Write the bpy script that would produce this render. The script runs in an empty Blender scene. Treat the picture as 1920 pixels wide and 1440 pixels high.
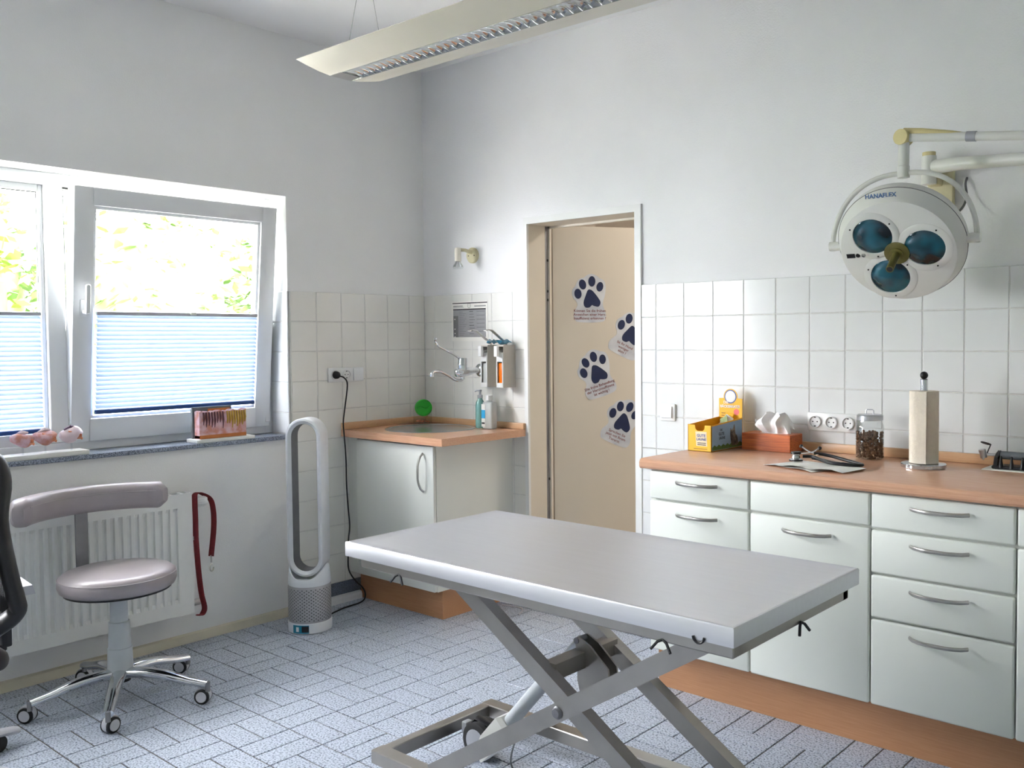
import bpy, bmesh, math, random
from mathutils import Vector, Matrix, Quaternion

random.seed(7)
sc = bpy.context.scene
C = sc.collection

# ------------------------------------------------------------------ camera
FPX, YAW, PITCH, ROLL = 1729.55, -0.695887, -0.039658, -0.0075974
CAM = Vector((4.00130, -3.45465, 1.36336))
PPX, PPY = 1081.51, 702.02
def cam_axes():
    cy, sy, cp, sp = math.cos(YAW), math.sin(YAW), math.cos(PITCH), math.sin(PITCH)
    fwd = Vector((sy*cp, cy*cp, sp)); right = Vector((cy, -sy, 0)); up = right.cross(fwd)
    cr, sr = math.cos(ROLL), math.sin(ROLL)
    return cr*right + sr*up, -sr*right + cr*up, fwd
CR, CU, CF = cam_axes()
cam = bpy.data.objects.new('camera', bpy.data.cameras.new('camera'))
C.objects.link(cam)
m3 = Matrix((CR, CU, -CF)).transposed()
cam.matrix_world = Matrix.Translation(CAM) @ m3.to_4x4()
cam.data.sensor_width = 36.0
cam.data.lens = FPX*36/1920
cam.data.shift_x = (960-PPX)/1920
cam.data.shift_y = (PPY-720)/1920
cam.data.clip_start = 0.05
sc.camera = cam
def project(p):
    v = Vector(p)-CAM
    d = v.dot(CF)
    if d < .05: return None
    return PPX+FPX*v.dot(CR)/d, PPY-FPX*v.dot(CU)/d, d

# ------------------------------------------------------------------ light
w = bpy.data.worlds.new('sky'); sc.world = w; w.use_nodes = True
bg = w.node_tree.nodes['Background']
bg.inputs[0].default_value = (0.965, 0.975, 1.0, 1)
bg.inputs[1].default_value = 31.0
sc.view_settings.view_transform = 'Standard'
sc.view_settings.look = 'None'
sc.view_settings.gamma = 1.0
sc.view_settings.use_curve_mapping = False
sc.view_settings.exposure = 0.82
sun = bpy.data.objects.new('sun', bpy.data.lights.new('sun', 'SUN'))
sun.data.energy = 6.0; sun.data.angle = math.radians(1.0); sun.data.color = (1.0, .95, .86)
sun.rotation_euler = Vector((-.62, .30, -.72)).to_track_quat('-Z', 'Y').to_euler()
C.objects.link(sun)

# ------------------------------------------------------------------ materials
def lin(c):
    r = []
    for v in c:
        v = v/255
        r.append(v/12.92 if v <= .04045 else ((v+.055)/1.055)**2.4)
    return (*r, 1)
MATS = {}
def mat(name, col, rough=.5, metal=0, var=.06, scale=30, bump=0, bscale=None, spec=None, coat=0, stretch=None, col2=None, coords='Object', trans=0, alpha=None, aniso=0, sheen=0, sss=0, detail=3):
    m = bpy.data.materials.new(name); m.use_nodes = True
    nt = m.node_tree; N = nt.nodes; L = nt.links
    b = N['Principled BSDF']
    b.inputs['Roughness'].default_value = rough
    b.inputs['Metallic'].default_value = metal
    if spec is not None: b.inputs['Specular IOR Level'].default_value = spec
    if coat: b.inputs['Coat Weight'].default_value = coat; b.inputs['Coat Roughness'].default_value = .15
    if trans: b.inputs['Transmission Weight'].default_value = trans
    if sheen: b.inputs['Sheen Weight'].default_value = sheen
    if aniso: b.inputs['Anisotropic'].default_value = aniso
    tc = N.new('ShaderNodeTexCoord'); mp = N.new('ShaderNodeMapping')
    if coords == 'World':
        g = N.new('ShaderNodeNewGeometry'); L.new(g.outputs['Position'], mp.inputs[0])
    else:
        L.new(tc.outputs[coords], mp.inputs[0])
    if stretch: mp.inputs['Scale'].default_value = stretch
    nz = N.new('ShaderNodeTexNoise'); nz.inputs['Scale'].default_value = scale; nz.inputs['Detail'].default_value = detail
    L.new(mp.outputs[0], nz.inputs['Vector'])
    c1 = lin(col)
    if col2 is None:
        c2 = tuple(v*(1-var*2) for v in c1[:3])+(1,)
        c1 = tuple(min(1, v*(1+var*.5)) for v in c1[:3])+(1,)
        lo, hi = .3, .7
    else:
        c2 = lin(col2); lo, hi = .4, .62
    rp = N.new('ShaderNodeValToRGB')
    rp.color_ramp.elements[0].position = lo; rp.color_ramp.elements[1].position = hi
    rp.color_ramp.elements[0].color = c2; rp.color_ramp.elements[1].color = c1
    L.new(nz.outputs['Fac'], rp.inputs[0]); L.new(rp.outputs[0], b.inputs['Base Color'])
    if bump:
        n2 = N.new('ShaderNodeTexNoise'); n2.inputs['Scale'].default_value = bscale or scale; n2.inputs['Detail'].default_value = 4
        L.new(mp.outputs[0], n2.inputs['Vector'])
        bp = N.new('ShaderNodeBump'); bp.inputs['Strength'].default_value = bump; bp.inputs['Distance'].default_value = .002
        L.new(n2.outputs['Fac'], bp.inputs['Height']); L.new(bp.outputs[0], b.inputs['Normal'])
    MATS[name] = m
    return m
M = MATS
mat('plaster', (246,246,245), .9, var=.015, scale=3, bump=.35, bscale=160, coords='World')
mat('woodchip', (246,246,247), .9, var=.015, scale=3, bump=.7, bscale=150, coords='World')
mat('ceiling_paint', (249,249,249), .95, var=.01, scale=4, coords='World')
mat('wall_tile', (234,236,236), .16, var=.015, scale=6, bump=.12, bscale=22, coords='World', coat=.2)
mat('wall_tile_cream', (240,239,234), .22, var=.015, scale=6, bump=.12, bscale=22, coords='World', coat=.2)
mat('grout', (222,222,219), .9, var=.05, scale=60, coords='World')
mat('floor_grout', (92,80,68), .95, var=.2, scale=40, coords='World')
mat('granite', (60,68,84), .35, col2=(120,130,146), scale=260, coords='World')
mat('sill_stone', (64,72,88), .3, col2=(150,160,176), scale=240, coords='World')
mat('pvc_white', (238,240,242), .32, var=.01, scale=5)
mat('pvc_cream', (222,216,196), .45, var=.04, scale=12, coords='World')
mat('rubber', (26,26,28), .6, var=.1)
mat('black_plastic', (20,20,23), .42, var=.1)
mat('dark_blue', (16,62,128), .5, var=.05)
mat('steel', (196,196,196), .27, 1, var=.03, scale=8, bump=.05, bscale=60, stretch=(1,30,30))
mat('table_steel', (222,223,228), .42, 1, var=.012, scale=6, bump=.02, bscale=40, stretch=(1,12,12))
mat('frame_steel', (176,172,166), .36, 1, var=.05, scale=10, bump=.05, bscale=60)
mat('sink_steel', (206,208,210), .26, 1, var=.03, scale=8)
mat('chrome', (222,224,228), .08, 1, var=.01)
mat('brushed_nickel', (186,184,180), .3, 1, var=.03, scale=40)
mat('aluminium', (200,202,206), .3, 1, var=.03, scale=40)
mat('satin_silver', (178,180,186), .38, .55, var=.02)
mat('dark_silver', (140,140,144), .42, .5, var=.04)
mat('cabinet_front', (228,232,225), .38, var=.012, scale=4)
mat('cabinet_body', (226,228,222), .5, var=.015, scale=5)
mat('corner_front', (226,228,222), .42, var=.012, scale=4)
mat('door_beige', (222,214,200), .5, var=.015, scale=4, coords='World')
mat('frame_white', (236,237,236), .4, var=.01, scale=6)
mat('cream_enamel', (226,220,206), .35, var=.015, scale=6)
mat('lamp_white', (234,234,228), .32, var=.012, scale=6)
mat('aged_plastic', (220,206,150), .4, var=.05, scale=9)
mat('bracket_cream', (226,218,180), .45, var=.04, scale=9)
mat('olive', (104,98,44), .5, var=.08)
mat('leatherette', (160,152,155), .33, var=.03, scale=12, bump=.1, bscale=300, coat=.1)
mat('column_grey', (196,202,206), .4, var=.02)
mat('fan_silver', (220,222,226), .35, .2, var=.02)
mat('fan_white', (226,230,236), .35, var=.01)
mat('mesh_grey', (176,176,180), .4, .3, var=.05)
mat('teal', (28,128,160), .4, var=.05)
mat('radiator_white', (232,234,232), .4, var=.012)
mat('red_nylon', (110,20,26), .75, var=.12, scale=90, bump=.4, bscale=300)
mat('green_lid', (20,160,24), .35, var=.04)
mat('clear_plastic', (236,240,240), .06, var=0, trans=.95, spec=.4)
mat('frosted_plastic', (232,236,234), .35, var=.02, trans=.45)
mat('soap_blue', (150,210,206), .2, var=.03, trans=.55)
mat('label_blue', (40,160,214), .5, var=.02)
mat('paper', (240,238,232), .85, var=.02, scale=20)
mat('tissue', (246,246,246), .9, var=.01, bump=.3, bscale=60)
mat('towel_paper', (232,222,206), .95, var=.03, scale=60, bump=.8, bscale=200)
mat('print_dark', (34,34,38), .7, var=.03)
mat('print_grey', (150,150,152), .7, var=.03)
mat('print_mid', (104,104,106), .7, var=.03)
mat('orange_liquid', (238,120,10), .2, var=.04, trans=.15)
mat('dispenser_beige', (196,190,180), .5, var=.02)
mat('blue_film', (60,150,190), .2, var=.1, trans=.4)
mat('skin_pink', (214,180,190), .5, col2=(190,128,110), scale=30, coords='Object')
mat('skin_pale', (226,206,212), .45, var=.06, scale=30)
mat('skin_orange', (190,100,60), .5, col2=(226,150,110), scale=60)
mat('skin_purple', (70,40,74), .45, var=.1)
mat('drip_brown', (104,60,66), .5, var=.1)
mat('drip_yellow', (198,160,60), .5, var=.1)
mat('wax_orange', (180,104,44), .5, var=.1)
mat('slate_card', (106,112,118), .5, var=.1)
mat('navy', (14,34,78), .5, var=.05)
mat('sticker_grey', (196,202,212), .4, col2=(224,228,234), scale=8)
mat('text_red', (120,30,36), .6, var=.05)
mat('box_yellow', (246,190,40), .5, var=.05, scale=14)
mat('box_inside', (236,170,30), .6, var=.06, scale=14)
mat('box_pale', (240,224,190), .6, var=.03)
mat('box_white', (246,244,240), .5, var=.02)
mat('box_pink', (226,110,110), .5, var=.06)
mat('box_brown', (120,60,20), .6, var=.1)
mat('print_blue', (60,90,160), .5, var=.05)
mat('print_red', (196,40,40), .5, var=.05)
mat('kitten_brown', (84,74,66), .6, col2=(150,134,116), scale=60)
mat('print_green', (90,120,50), .6, var=.15, scale=60)
mat('sachet_green', (150,170,110), .3, var=.2, scale=40)
mat('kibble', (120,84,56), .8, var=.25, scale=80, bump=.4, bscale=200)
mat('mesh_black', (34,36,40), .6, var=.1)
mat('seat_black', (44,40,42), .6, var=.08, scale=40)
mat('arm_grey', (206,206,212), .35, var=.02)
mat('blue_text', (60,100,150), .5, var=.05)
mat('sky_print', (150,176,200), .5, var=.05, scale=20)
mat('pale_paving', (206,203,194), .95, var=.05, scale=4, coords='World')  # pale paving tone, brightened to bounce daylight up to the ceiling
mat('leaf', (104,136,40), .6, col2=(70,100,26), scale=3, coords='World')
mat('leaf_pale', (112,136,78), .6, col2=(74,100,44), scale=3, coords='World')
mat('bark', (110,90,70), .9, var=.2)
mat('hall_paint', (238,230,220), .9, var=.01, scale=4, coords='World')

def wood(name, c1, c2, rough, coat, stretch):
    m = mat(name, c1, rough, coat=coat, col2=c2, scale=9, stretch=stretch, coords='World', detail=8)
    r = [n for n in m.node_tree.nodes if n.type == 'VALTORGB'][0]
    r.color_ramp.elements[0].position = .3; r.color_ramp.elements[1].position = .72
    return m
wood('beech_x', (208,164,134), (194,146,116), .24, .3, (1.2, 26, 26))
wood('beech_edge', (208,158,126), (190,138,106), .4, .1, (1.2, 26, 40))
wood('beech_upstand', (212,172,132), (198,154,114), .4, .1, (1.2, 26, 40))
wood('plinth_wood', (190,142,104), (176,126,88), .45, .1, (1.2, 26, 40))
wood('box_wood', (224,122,62), (160,74,34), .35, .3, (1.2, 8, 34))

# floor tile: speckled blue-grey granite look
def speckle():
    m = mat('floor_tile', (194,202,215), .40, col2=(88,99,118), scale=150, coords='World', detail=5, bump=.25, bscale=130)
    nt = m.node_tree; b = nt.nodes['Principled BSDF']
    r = [n for n in nt.nodes if n.type == 'VALTORGB'][0]
    r.color_ramp.elements[0].position = .36; r.color_ramp.elements[1].position = .56
    e = r.color_ramp.elements.new(.47); e.color = lin((168,177,193))
    b.inputs['Roughness'].default_value = .36
speckle()

def glass_mat(name, tint=(1,1,1,1), refl=.05):
    m = bpy.data.materials.new(name); m.use_nodes = True
    nt = m.node_tree; N = nt.nodes; L = nt.links
    for n in list(N):
        if n.type == 'BSDF_PRINCIPLED': N.remove(n)
    out = N['Material Output']
    t = N.new('ShaderNodeBsdfTransparent'); t.inputs[0].default_value = tint
    g = N.new('ShaderNodeBsdfGlossy'); g.inputs['Roughness'].default_value = .02
    lw = N.new('ShaderNodeLayerWeight'); lw.inputs[0].default_value = .5
    pw = N.new('ShaderNodeMath'); pw.operation = 'POWER'; pw.inputs[1].default_value = 4.0; L.new(lw.outputs['Facing'], pw.inputs[0])
    fr = N.new('ShaderNodeMath'); fr.operation = 'MULTIPLY_ADD'; fr.inputs[1].default_value = .45; fr.inputs[2].default_value = .035; L.new(pw.outputs[0], fr.inputs[0])
    mx = N.new('ShaderNodeMixShader')
    L.new(fr.outputs[0], mx.inputs[0]); L.new(t.outputs[0], mx.inputs[1]); L.new(g.outputs[0], mx.inputs[2])
    L.new(mx.outputs[0], out.inputs[0])
    MATS[name] = m
glass_mat('pane_glass'); glass_mat('jar_glass', (.97,.98,.98,1)); glass_mat('clear_rod', (.95,.96,.97,1))
glass_mat('thin_plastic', (.93,.95,.95,1))

def blind_fabric():
    m = bpy.data.materials.new('blind_fabric'); m.use_nodes = True
    nt = m.node_tree; N = nt.nodes; L = nt.links
    for n in list(N):
        if n.type == 'BSDF_PRINCIPLED': N.remove(n)
    d = N.new('ShaderNodeBsdfDiffuse'); d.inputs[0].default_value = lin((150,178,226))
    t = N.new('ShaderNodeBsdfTranslucent'); t.inputs[0].default_value = lin((170,196,240))
    nz = N.new('ShaderNodeTexNoise'); nz.inputs['Scale'].default_value = 200
    cr = N.new('ShaderNodeValToRGB'); cr.color_ramp.elements[0].color = lin((98,106,120)); cr.color_ramp.elements[1].color = lin((108,116,130))
    L.new(nz.outputs['Fac'], cr.inputs[0]); L.new(cr.outputs[0], t.inputs[0])
    mx = N.new('ShaderNodeMixShader'); mx.inputs[0].default_value = .5
    L.new(d.outputs[0], mx.inputs[1]); L.new(t.outputs[0], mx.inputs[2]); L.new(mx.outputs[0], N['Material Output'].inputs[0])
    MATS['blind_fabric'] = m
blind_fabric()

def emit_mat(name, col, s):
    m = bpy.data.materials.new(name); m.use_nodes = True
    b = m.node_tree.nodes['Principled BSDF']
    b.inputs['Base Color'].default_value = lin(col)
    b.inputs['Emission Color'].default_value = lin(col); b.inputs['Emission Strength'].default_value = s
    MATS[name] = m
emit_mat('hall_lamp_glow', (255,247,236), 34)

def lens_mat():
    m = bpy.data.materials.new('lamp_lens'); m.use_nodes = True
    nt = m.node_tree; N = nt.nodes; L = nt.links; b = N['Principled BSDF']
    tc = N.new('ShaderNodeTexCoord')
    nz = N.new('ShaderNodeTexNoise'); nz.inputs['Scale'].default_value = 9
    L.new(tc.outputs['Object'], nz.inputs['Vector'])
    r = N.new('ShaderNodeValToRGB')  # ramp puts the teal glow and highlights of the lenses into their colour
    r.color_ramp.elements[0].position = .40; r.color_ramp.elements[0].color = lin((8,22,32))
    r.color_ramp.elements[1].position = .75; r.color_ramp.elements[1].color = lin((40,128,150))
    L.new(nz.outputs['Fac'], r.inputs[0]); L.new(r.outputs[0], b.inputs['Base Color'])
    b.inputs['Roughness'].default_value = .12; b.inputs['Metallic'].default_value = .3
    b.inputs['Coat Weight'].default_value = .6; b.inputs['Coat Roughness'].default_value = .05
    MATS['lamp_lens'] = m
lens_mat()

# ------------------------------------------------------------------ mesh helpers
def frame_of(d):
    d = Vector(d).normalized()
    a = Vector((0,0,1)) if abs(d.z) < .9 else Vector((1,0,0))
    u = a.cross(d).normalized(); return u, d.cross(u).normalized()
class B:
    def __init__(s): s.v = []; s.f = []
    def add(s, vs, fs, mt=None):
        o = len(s.v)
        s.v += [tuple(mt @ Vector(v)) if mt else tuple(v) for v in vs]
        s.f += [tuple(i+o for i in f) for f in fs]; return s
    def box(s, x0, x1, y0, y1, z0, z1, bev=0, seg=2, mt=None):
        x0, x1 = min(x0,x1), max(x0,x1); y0, y1 = min(y0,y1), max(y0,y1); z0, z1 = min(z0,z1), max(z0,z1)
        if not bev:
            vs = [(x,y,z) for x in (x0,x1) for y in (y0,y1) for z in (z0,z1)]
            return s.add(vs, [(0,1,3,2),(4,6,7,5),(0,4,5,1),(2,3,7,6),(0,2,6,4),(1,5,7,3)], mt)
        bm = bmesh.new(); bmesh.ops.create_cube(bm, size=1)
        for v in bm.verts:
            v.co = Vector(((x0+x1)/2+v.co.x*(x1-x0), (y0+y1)/2+v.co.y*(y1-y0), (z0+z1)/2+v.co.z*(z1-z0)))
        bmesh.ops.bevel(bm, geom=bm.edges[:], offset=bev, segments=seg, profile=.5, affect='EDGES')
        return s.bm(bm, mt)
    def bm(s, bm, mt=None):
        bm.verts.ensure_lookup_table(); bm.verts.index_update()
        s.add([v.co.copy() for v in bm.verts], [[v.index for v in f.verts] for f in bm.faces], mt); bm.free(); return s
    def cyl(s, p0, p1, r0, r1=None, n=20, caps=True):
        r1 = r0 if r1 is None else r1
        p0, p1 = Vector(p0), Vector(p1); u, v = frame_of(p1-p0)
        vs = []; fs = []
        for p, r in ((p0,r0),(p1,r1)):
            for i in range(n):
                a = 2*math.pi*i/n; vs.append(p+u*math.cos(a)*r+v*math.sin(a)*r)
        for i in range(n):
            j = (i+1) % n; fs.append((i, j, n+j, n+i))
        if caps: fs += [tuple(range(n-1,-1,-1)), tuple(range(n,2*n))]
        return s.add(vs, fs)
    def lathe(s, prof, c=(0,0,0), axis=(0,0,1), n=32, sx=1, sy=1):
        u, v = frame_of(axis); d = Vector(axis).normalized(); c = Vector(c); vs = []; fs = []
        for r, z in prof:
            for i in range(n):
                a = 2*math.pi*i/n; vs.append(c+d*z+u*math.cos(a)*r*sx+v*math.sin(a)*r*sy)
        for k in range(len(prof)-1):
            for i in range(n):
                j = (i+1) % n; fs.append((k*n+i, k*n+j, (k+1)*n+j, (k+1)*n+i))
        if prof[0][0] > 1e-6: fs.append(tuple(range(n-1,-1,-1)))
        if prof[-1][0] > 1e-6: fs.append(tuple(range((len(prof)-1)*n, len(prof)*n)))
        return s.add(vs, fs)
    def tube(s, pts, r, n=10, closed=False, flat=None, upv=None):
        pts = [Vector(p) for p in pts]; k = len(pts)
        rs = r if isinstance(r, (list,tuple)) else [r]*k
        vs = []; fs = []; pu = None
        for i in range(k):
            if closed: t = pts[(i+1) % k]-pts[i-1]
            else: t = pts[min(i+1,k-1)]-pts[max(i-1,0)]
            t.normalize()
            if upv is not None:
                u = Vector(upv); u = (u-t*u.dot(t)).normalized()
            elif pu is None: u, _ = frame_of(t)
            else: u = (pu-t*pu.dot(t)).normalized()
            pu = u; v = t.cross(u)
            fa, fb = (1,1) if flat is None else flat
            for j in range(n):
                a = 2*math.pi*j/n; vs.append(pts[i]+u*math.cos(a)*rs[i]*fa+v*math.sin(a)*rs[i]*fb)
        for i in range(k if closed else k-1):
            i2 = (i+1) % k
            for j in range(n):
                j2 = (j+1) % n; fs.append((i*n+j, i*n+j2, i2*n+j2, i2*n+j))
        if not closed: fs += [tuple(range(n-1,-1,-1)), tuple(range((k-1)*n, k*n))]
        return s.add(vs, fs)
    def prism(s, poly, o, u, v, w, t):
        """poly in (u,v) plane at o, extruded along w by t"""
        o, u, v, w = Vector(o), Vector(u), Vector(v), Vector(w); n = len(poly)
        a = [o+u*p[0]+v*p[1] for p in poly]; b = [p+w*t for p in a]
        return s.add(a+b, [tuple(range(n-1,-1,-1)), tuple(range(n,2*n))]+[(i,(i+1)%n,n+(i+1)%n,n+i) for i in range(n)])
    def loft(s, rings, closed=True, caps=True):
        n = len(rings[0]); vs = [p for r in rings for p in r]; fs = []
        for k in range(len(rings)-1):
            for i in range(n if closed else n-1):
                j = (i+1) % n; fs.append((k*n+i, k*n+j, (k+1)*n+j, (k+1)*n+i))
        if caps and closed: fs += [tuple(range(n-1,-1,-1)), tuple(range((len(rings)-1)*n, len(rings)*n))]
        return s.add(vs, fs)
    def ball(s, c, r, sx=1, sy=1, sz=1, n=16, m=10):
        vs = []; fs = []
        for k in range(m+1):
            t = math.pi*k/m
            for i in range(n):
                a = 2*math.pi*i/n
                vs.append((c[0]+r*sx*math.sin(t)*math.cos(a), c[1]+r*sy*math.sin(t)*math.sin(a), c[2]+r*sz*math.cos(t)))
        for k in range(m):
            for i in range(n):
                j = (i+1) % n; fs.append((k*n+i, (k+1)*n+i, (k+1)*n+j, k*n+j))
        return s.add(vs, fs)
    def build(s, name, material, parent=None, angle=38, local=False):
        me = bpy.data.meshes.new(name); me.from_pydata(s.v, [], s.f); 
        bm = bmesh.new(); bm.from_mesh(me); bmesh.ops.remove_doubles(bm, verts=bm.verts, dist=1e-6)
        bmesh.ops.recalc_face_normals(bm, faces=bm.faces); bm.to_mesh(me); bm.free()
        return link(name, me, material, parent, angle, local)
def root_of(o):
    while o.parent: o = o.parent
    return o
def link(name, me, material, parent=None, angle=38, local=False):
    o = bpy.data.objects.new(name, me); C.objects.link(o)
    me.materials.append(M[material])
    if angle:
        for p in me.polygons: p.use_smooth = True
        me.set_sharp_from_angle(angle=math.radians(angle))
    if parent is not None:
        if not local: me.transform(root_of(parent).matrix_basis.inverted())
        o.parent = parent
    elif not local and len(me.vertices):
        xs = [v.co for v in me.vertices]
        c = Vector(((min(v.x for v in xs)+max(v.x for v in xs))/2, (min(v.y for v in xs)+max(v.y for v in xs))/2, min(v.z for v in xs)))
        me.transform(Matrix.Translation(-c)); o.location = c
    return o
def tag(o, label, cat, group=None):
    o['label'] = label; o['category'] = cat
    if group: o['group'] = group
    return o
def thing(name, label, cat, loc=(0,0,0), rotz=0, group=None, mtx=None):
    o = bpy.data.objects.new(name, None); C.objects.link(o); o.empty_display_size = .05
    if mtx is not None: o.matrix_basis = mtx
    else: o.matrix_basis = Matrix.Translation(loc) @ Matrix.Rotation(rotz, 4, 'Z')
    return tag(o, label, cat, group)
def struct(o, label=None, cat=None):
    o['kind'] = 'structure'
    if label: o['label'] = label
    if cat: o['category'] = cat
    return o
def sstruct(name, loc, label, cat):
    o = bpy.data.objects.new(name, None); C.objects.link(o); o.empty_display_size = .05
    o.matrix_basis = Matrix.Translation(loc); return struct(o, label, cat)
def share(name, me, parent, loc):
    """one more piece that shares its mesh; loc in the root's local frame"""
    o = bpy.data.objects.new(name, me); C.objects.link(o); o.parent = parent; o.location = loc; return o
def text_b(txt, size, o, u, v, align='CENTER', thick=.0004, bold=0):
    cu = bpy.data.curves.new('txt', 'FONT'); cu.body = txt; cu.size = size; cu.align_x = align; cu.align_y = 'CENTER'
    cu.resolution_u = 2; cu.offset = bold
    ob = bpy.data.objects.new('txt', cu); C.objects.link(ob)
    dg = bpy.context.evaluated_depsgraph_get()
    me = bpy.data.meshes.new_from_object(ob.evaluated_get(dg))
    o, u, v = Vector(o), Vector(u).normalized(), Vector(v).normalized(); w_ = u.cross(v)
    b = B(); b.add([o+u*p.co.x+v*p.co.y+w_*thick for p in me.vertices], [list(f.vertices) for f in me.polygons])
    bpy.data.objects.remove(ob); bpy.data.curves.remove(cu); bpy.data.meshes.remove(me)
    return b
def disc(c, u, v, ru, rv=None, n=24):
    rv = rv or ru; c, u, v = Vector(c), Vector(u), Vector(v)
    return [c+u*ru*math.cos(2*math.pi*i/n)+v*rv*math.sin(2*math.pi*i/n) for i in range(n)]
def arc(a0, a1, n): return [a0+(a1-a0)*i/(n-1) for i in range(n)]
def bez(p0, p1, p2, p3, n=12):
    p0, p1, p2, p3 = map(Vector, (p0,p1,p2,p3)); r = []
    for i in range(n):
        t = i/(n-1); r.append(p0*(1-t)**3+p1*3*t*(1-t)**2+p2*3*t*t*(1-t)+p3*t**3)
    return r
def spline(pts, k=6):
    P = [Vector(p) for p in pts]; P = [P[0]*2-P[1]]+P+[P[-1]*2-P[-2]]; r = []
    for i in range(1, len(P)-2):
        for j in range(k):
            t = j/k
            r.append(.5*((2*P[i])+(-P[i-1]+P[i+1])*t+(2*P[i-1]-5*P[i]+4*P[i+1]-P[i+2])*t*t+(-P[i-1]+3*P[i]-3*P[i+1]+P[i+2])*t**3))
    r.append(P[-2]); return r
X_, Y_, Z_ = Vector((1,0,0)), Vector((0,1,0)), Vector((0,0,1))
# ================================================================== STRUCTURE
RX, RY, CZ = 5.3, -5.2, 2.847          # room extents
WT = 0.137                              # back wall thickness
ZT = 1.6045; TS = 0.15                  # tile top and tile pitch
WZ0, WZ1 = 0.877, 2.066                 # window openings
W1 = (-2.87, -0.877); W2 = (-3.80, -2.98)
D0, D1, DZ = 0.79, 1.49, 1.955          # door opening in wall

# ---- left wall with two window openings
b = B()
b.box(-.30, 0, RY-.2, W2[0], 0, CZ); b.box(-.30, 0, W2[1], W1[0], 0, CZ); b.box(-.30, 0, W1[1], WT, 0, CZ)
for y0, y1 in (W1, W2):
    b.box(-.30, 0, y0, y1, 0, WZ0); b.box(-.30, 0, y0, y1, WZ1, CZ)
wall_left = struct(b.build('wall_left', 'plaster', angle=0), 'white plastered window wall with tiles next to the sink corner', 'wall')
b = B()
b.box(-.30, D0, 0, WT, 0, CZ); b.box(D1, RX, 0, WT, 0, CZ); b.box(D0, D1, 0, WT, DZ, CZ)
wall_back = struct(b.build('wall_back', 'woodchip', angle=0), 'white woodchip wall with a tiled band, door opening and counter', 'wall')
struct(B().box(RX, RX+.1, RY-.1, WT, 0, CZ).build('wall_right', 'plaster', angle=0), 'plain white wall out of view on the right', 'wall')
struct(B().box(-.3, RX+.1, RY-.2, RY, 0, CZ).build('wall_front', 'plaster', angle=0), 'plain white wall behind the viewpoint', 'wall')
struct(B().box(-.3, RX+.1, RY-.2, WT, CZ, CZ+.25).build('ceiling', 'ceiling_paint', angle=0), 'plain white ceiling above the room', 'ceiling')

# ---- floor: basket-weave of speckled tiles on dark grout
floor = struct(B().box(-.3, RX+.1, RY-.2, 1.9, -.12, -.003).build('floor', 'floor_grout', angle=0), 'blue grey speckled basket weave tiled floor with dark joints', 'floor')
FX, FY, FP = 0.5878, -0.6784, 0.19684
def tile_mesh(name, lx, ly, h, ch, material):
    def ring(x, y, z): return [(-x,-y,z),(x,-y,z),(x,y,z),(-x,y,z)]
    a = ring(lx/2, ly/2, -h); c = ring(lx/2, ly/2, -ch); d = ring(lx/2-ch, ly/2-ch, 0)
    vs = a+c+d; fs = [(8,9,10,11)]
    for i in range(4):
        j = (i+1) % 4; fs += [(i,j,4+j,4+i),(4+i,4+j,8+j,8+i)]
    me = bpy.data.meshes.new(name); me.from_pydata(vs, [], fs); me.materials.append(M[material]); return me
J = .0045
ft_x = tile_mesh('floor_tile_lengthways', FP-J, FP/2-J, .008, .0012, 'floor_tile')
ft_y = tile_mesh('floor_tile_crossways', FP/2-J, FP-J, .008, .0012, 'floor_tile')
cells = []
for a in range(-4, 27):
    for k in range(-5, 27):
        x0 = FX+a*FP; y1 = FY-k*FP
        if x0+FP < 0 or y1-FP > .0 or x0 > RX or y1 < RY: continue
        for h in (0, 1):
            if (a+k) % 2: cells.append((x0+FP/2, y1-FP*(.25+.5*h), True))
            else: cells.append((x0+FP*(.25+.5*h), y1-FP/2, False))
def score(c):
    q = project((c[0], c[1], 0))
    if not q or not (-30 < q[0] < 1950 and 900 < q[1] < 1470): return 0
    if c[1] > -.49 and (c[0] < .62 or c[0] > 1.98): return 0
    if c[0] < .0 or c[0] > 3.4: return 0
    return 1/q[2]**3
cells.sort(key=score, reverse=True)
rest = B()
for i, (x, y, ax) in enumerate(cells):
    lx, ly = (FP-J, FP/2-J) if ax else (FP/2-J, FP-J)
    x0, x1 = max(x-lx/2, .001), min(x+lx/2, RX-.001); y0, y1 = max(y-ly/2, RY+.001), min(y+ly/2, -.001)
    if x1-x0 < .01 or y1-y0 < .01: continue
    clipped = (x1-x0 < lx-.002) or (y1-y0 < ly-.002)
    if i < 300 and score((x,y)) > 0 and not clipped:
        o = bpy.data.objects.new('floor_tile', ft_x if ax else ft_y); C.objects.link(o); o.parent = floor
        o.location = Vector((x, y, 0))-floor.location
    else:
        rest.box(x0, x1, y0, y1, -.008, 0)
r = rest.build('floor_tiles_beyond', 'floor_tile', floor, angle=0); r['kind'] = 'stuff'

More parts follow.
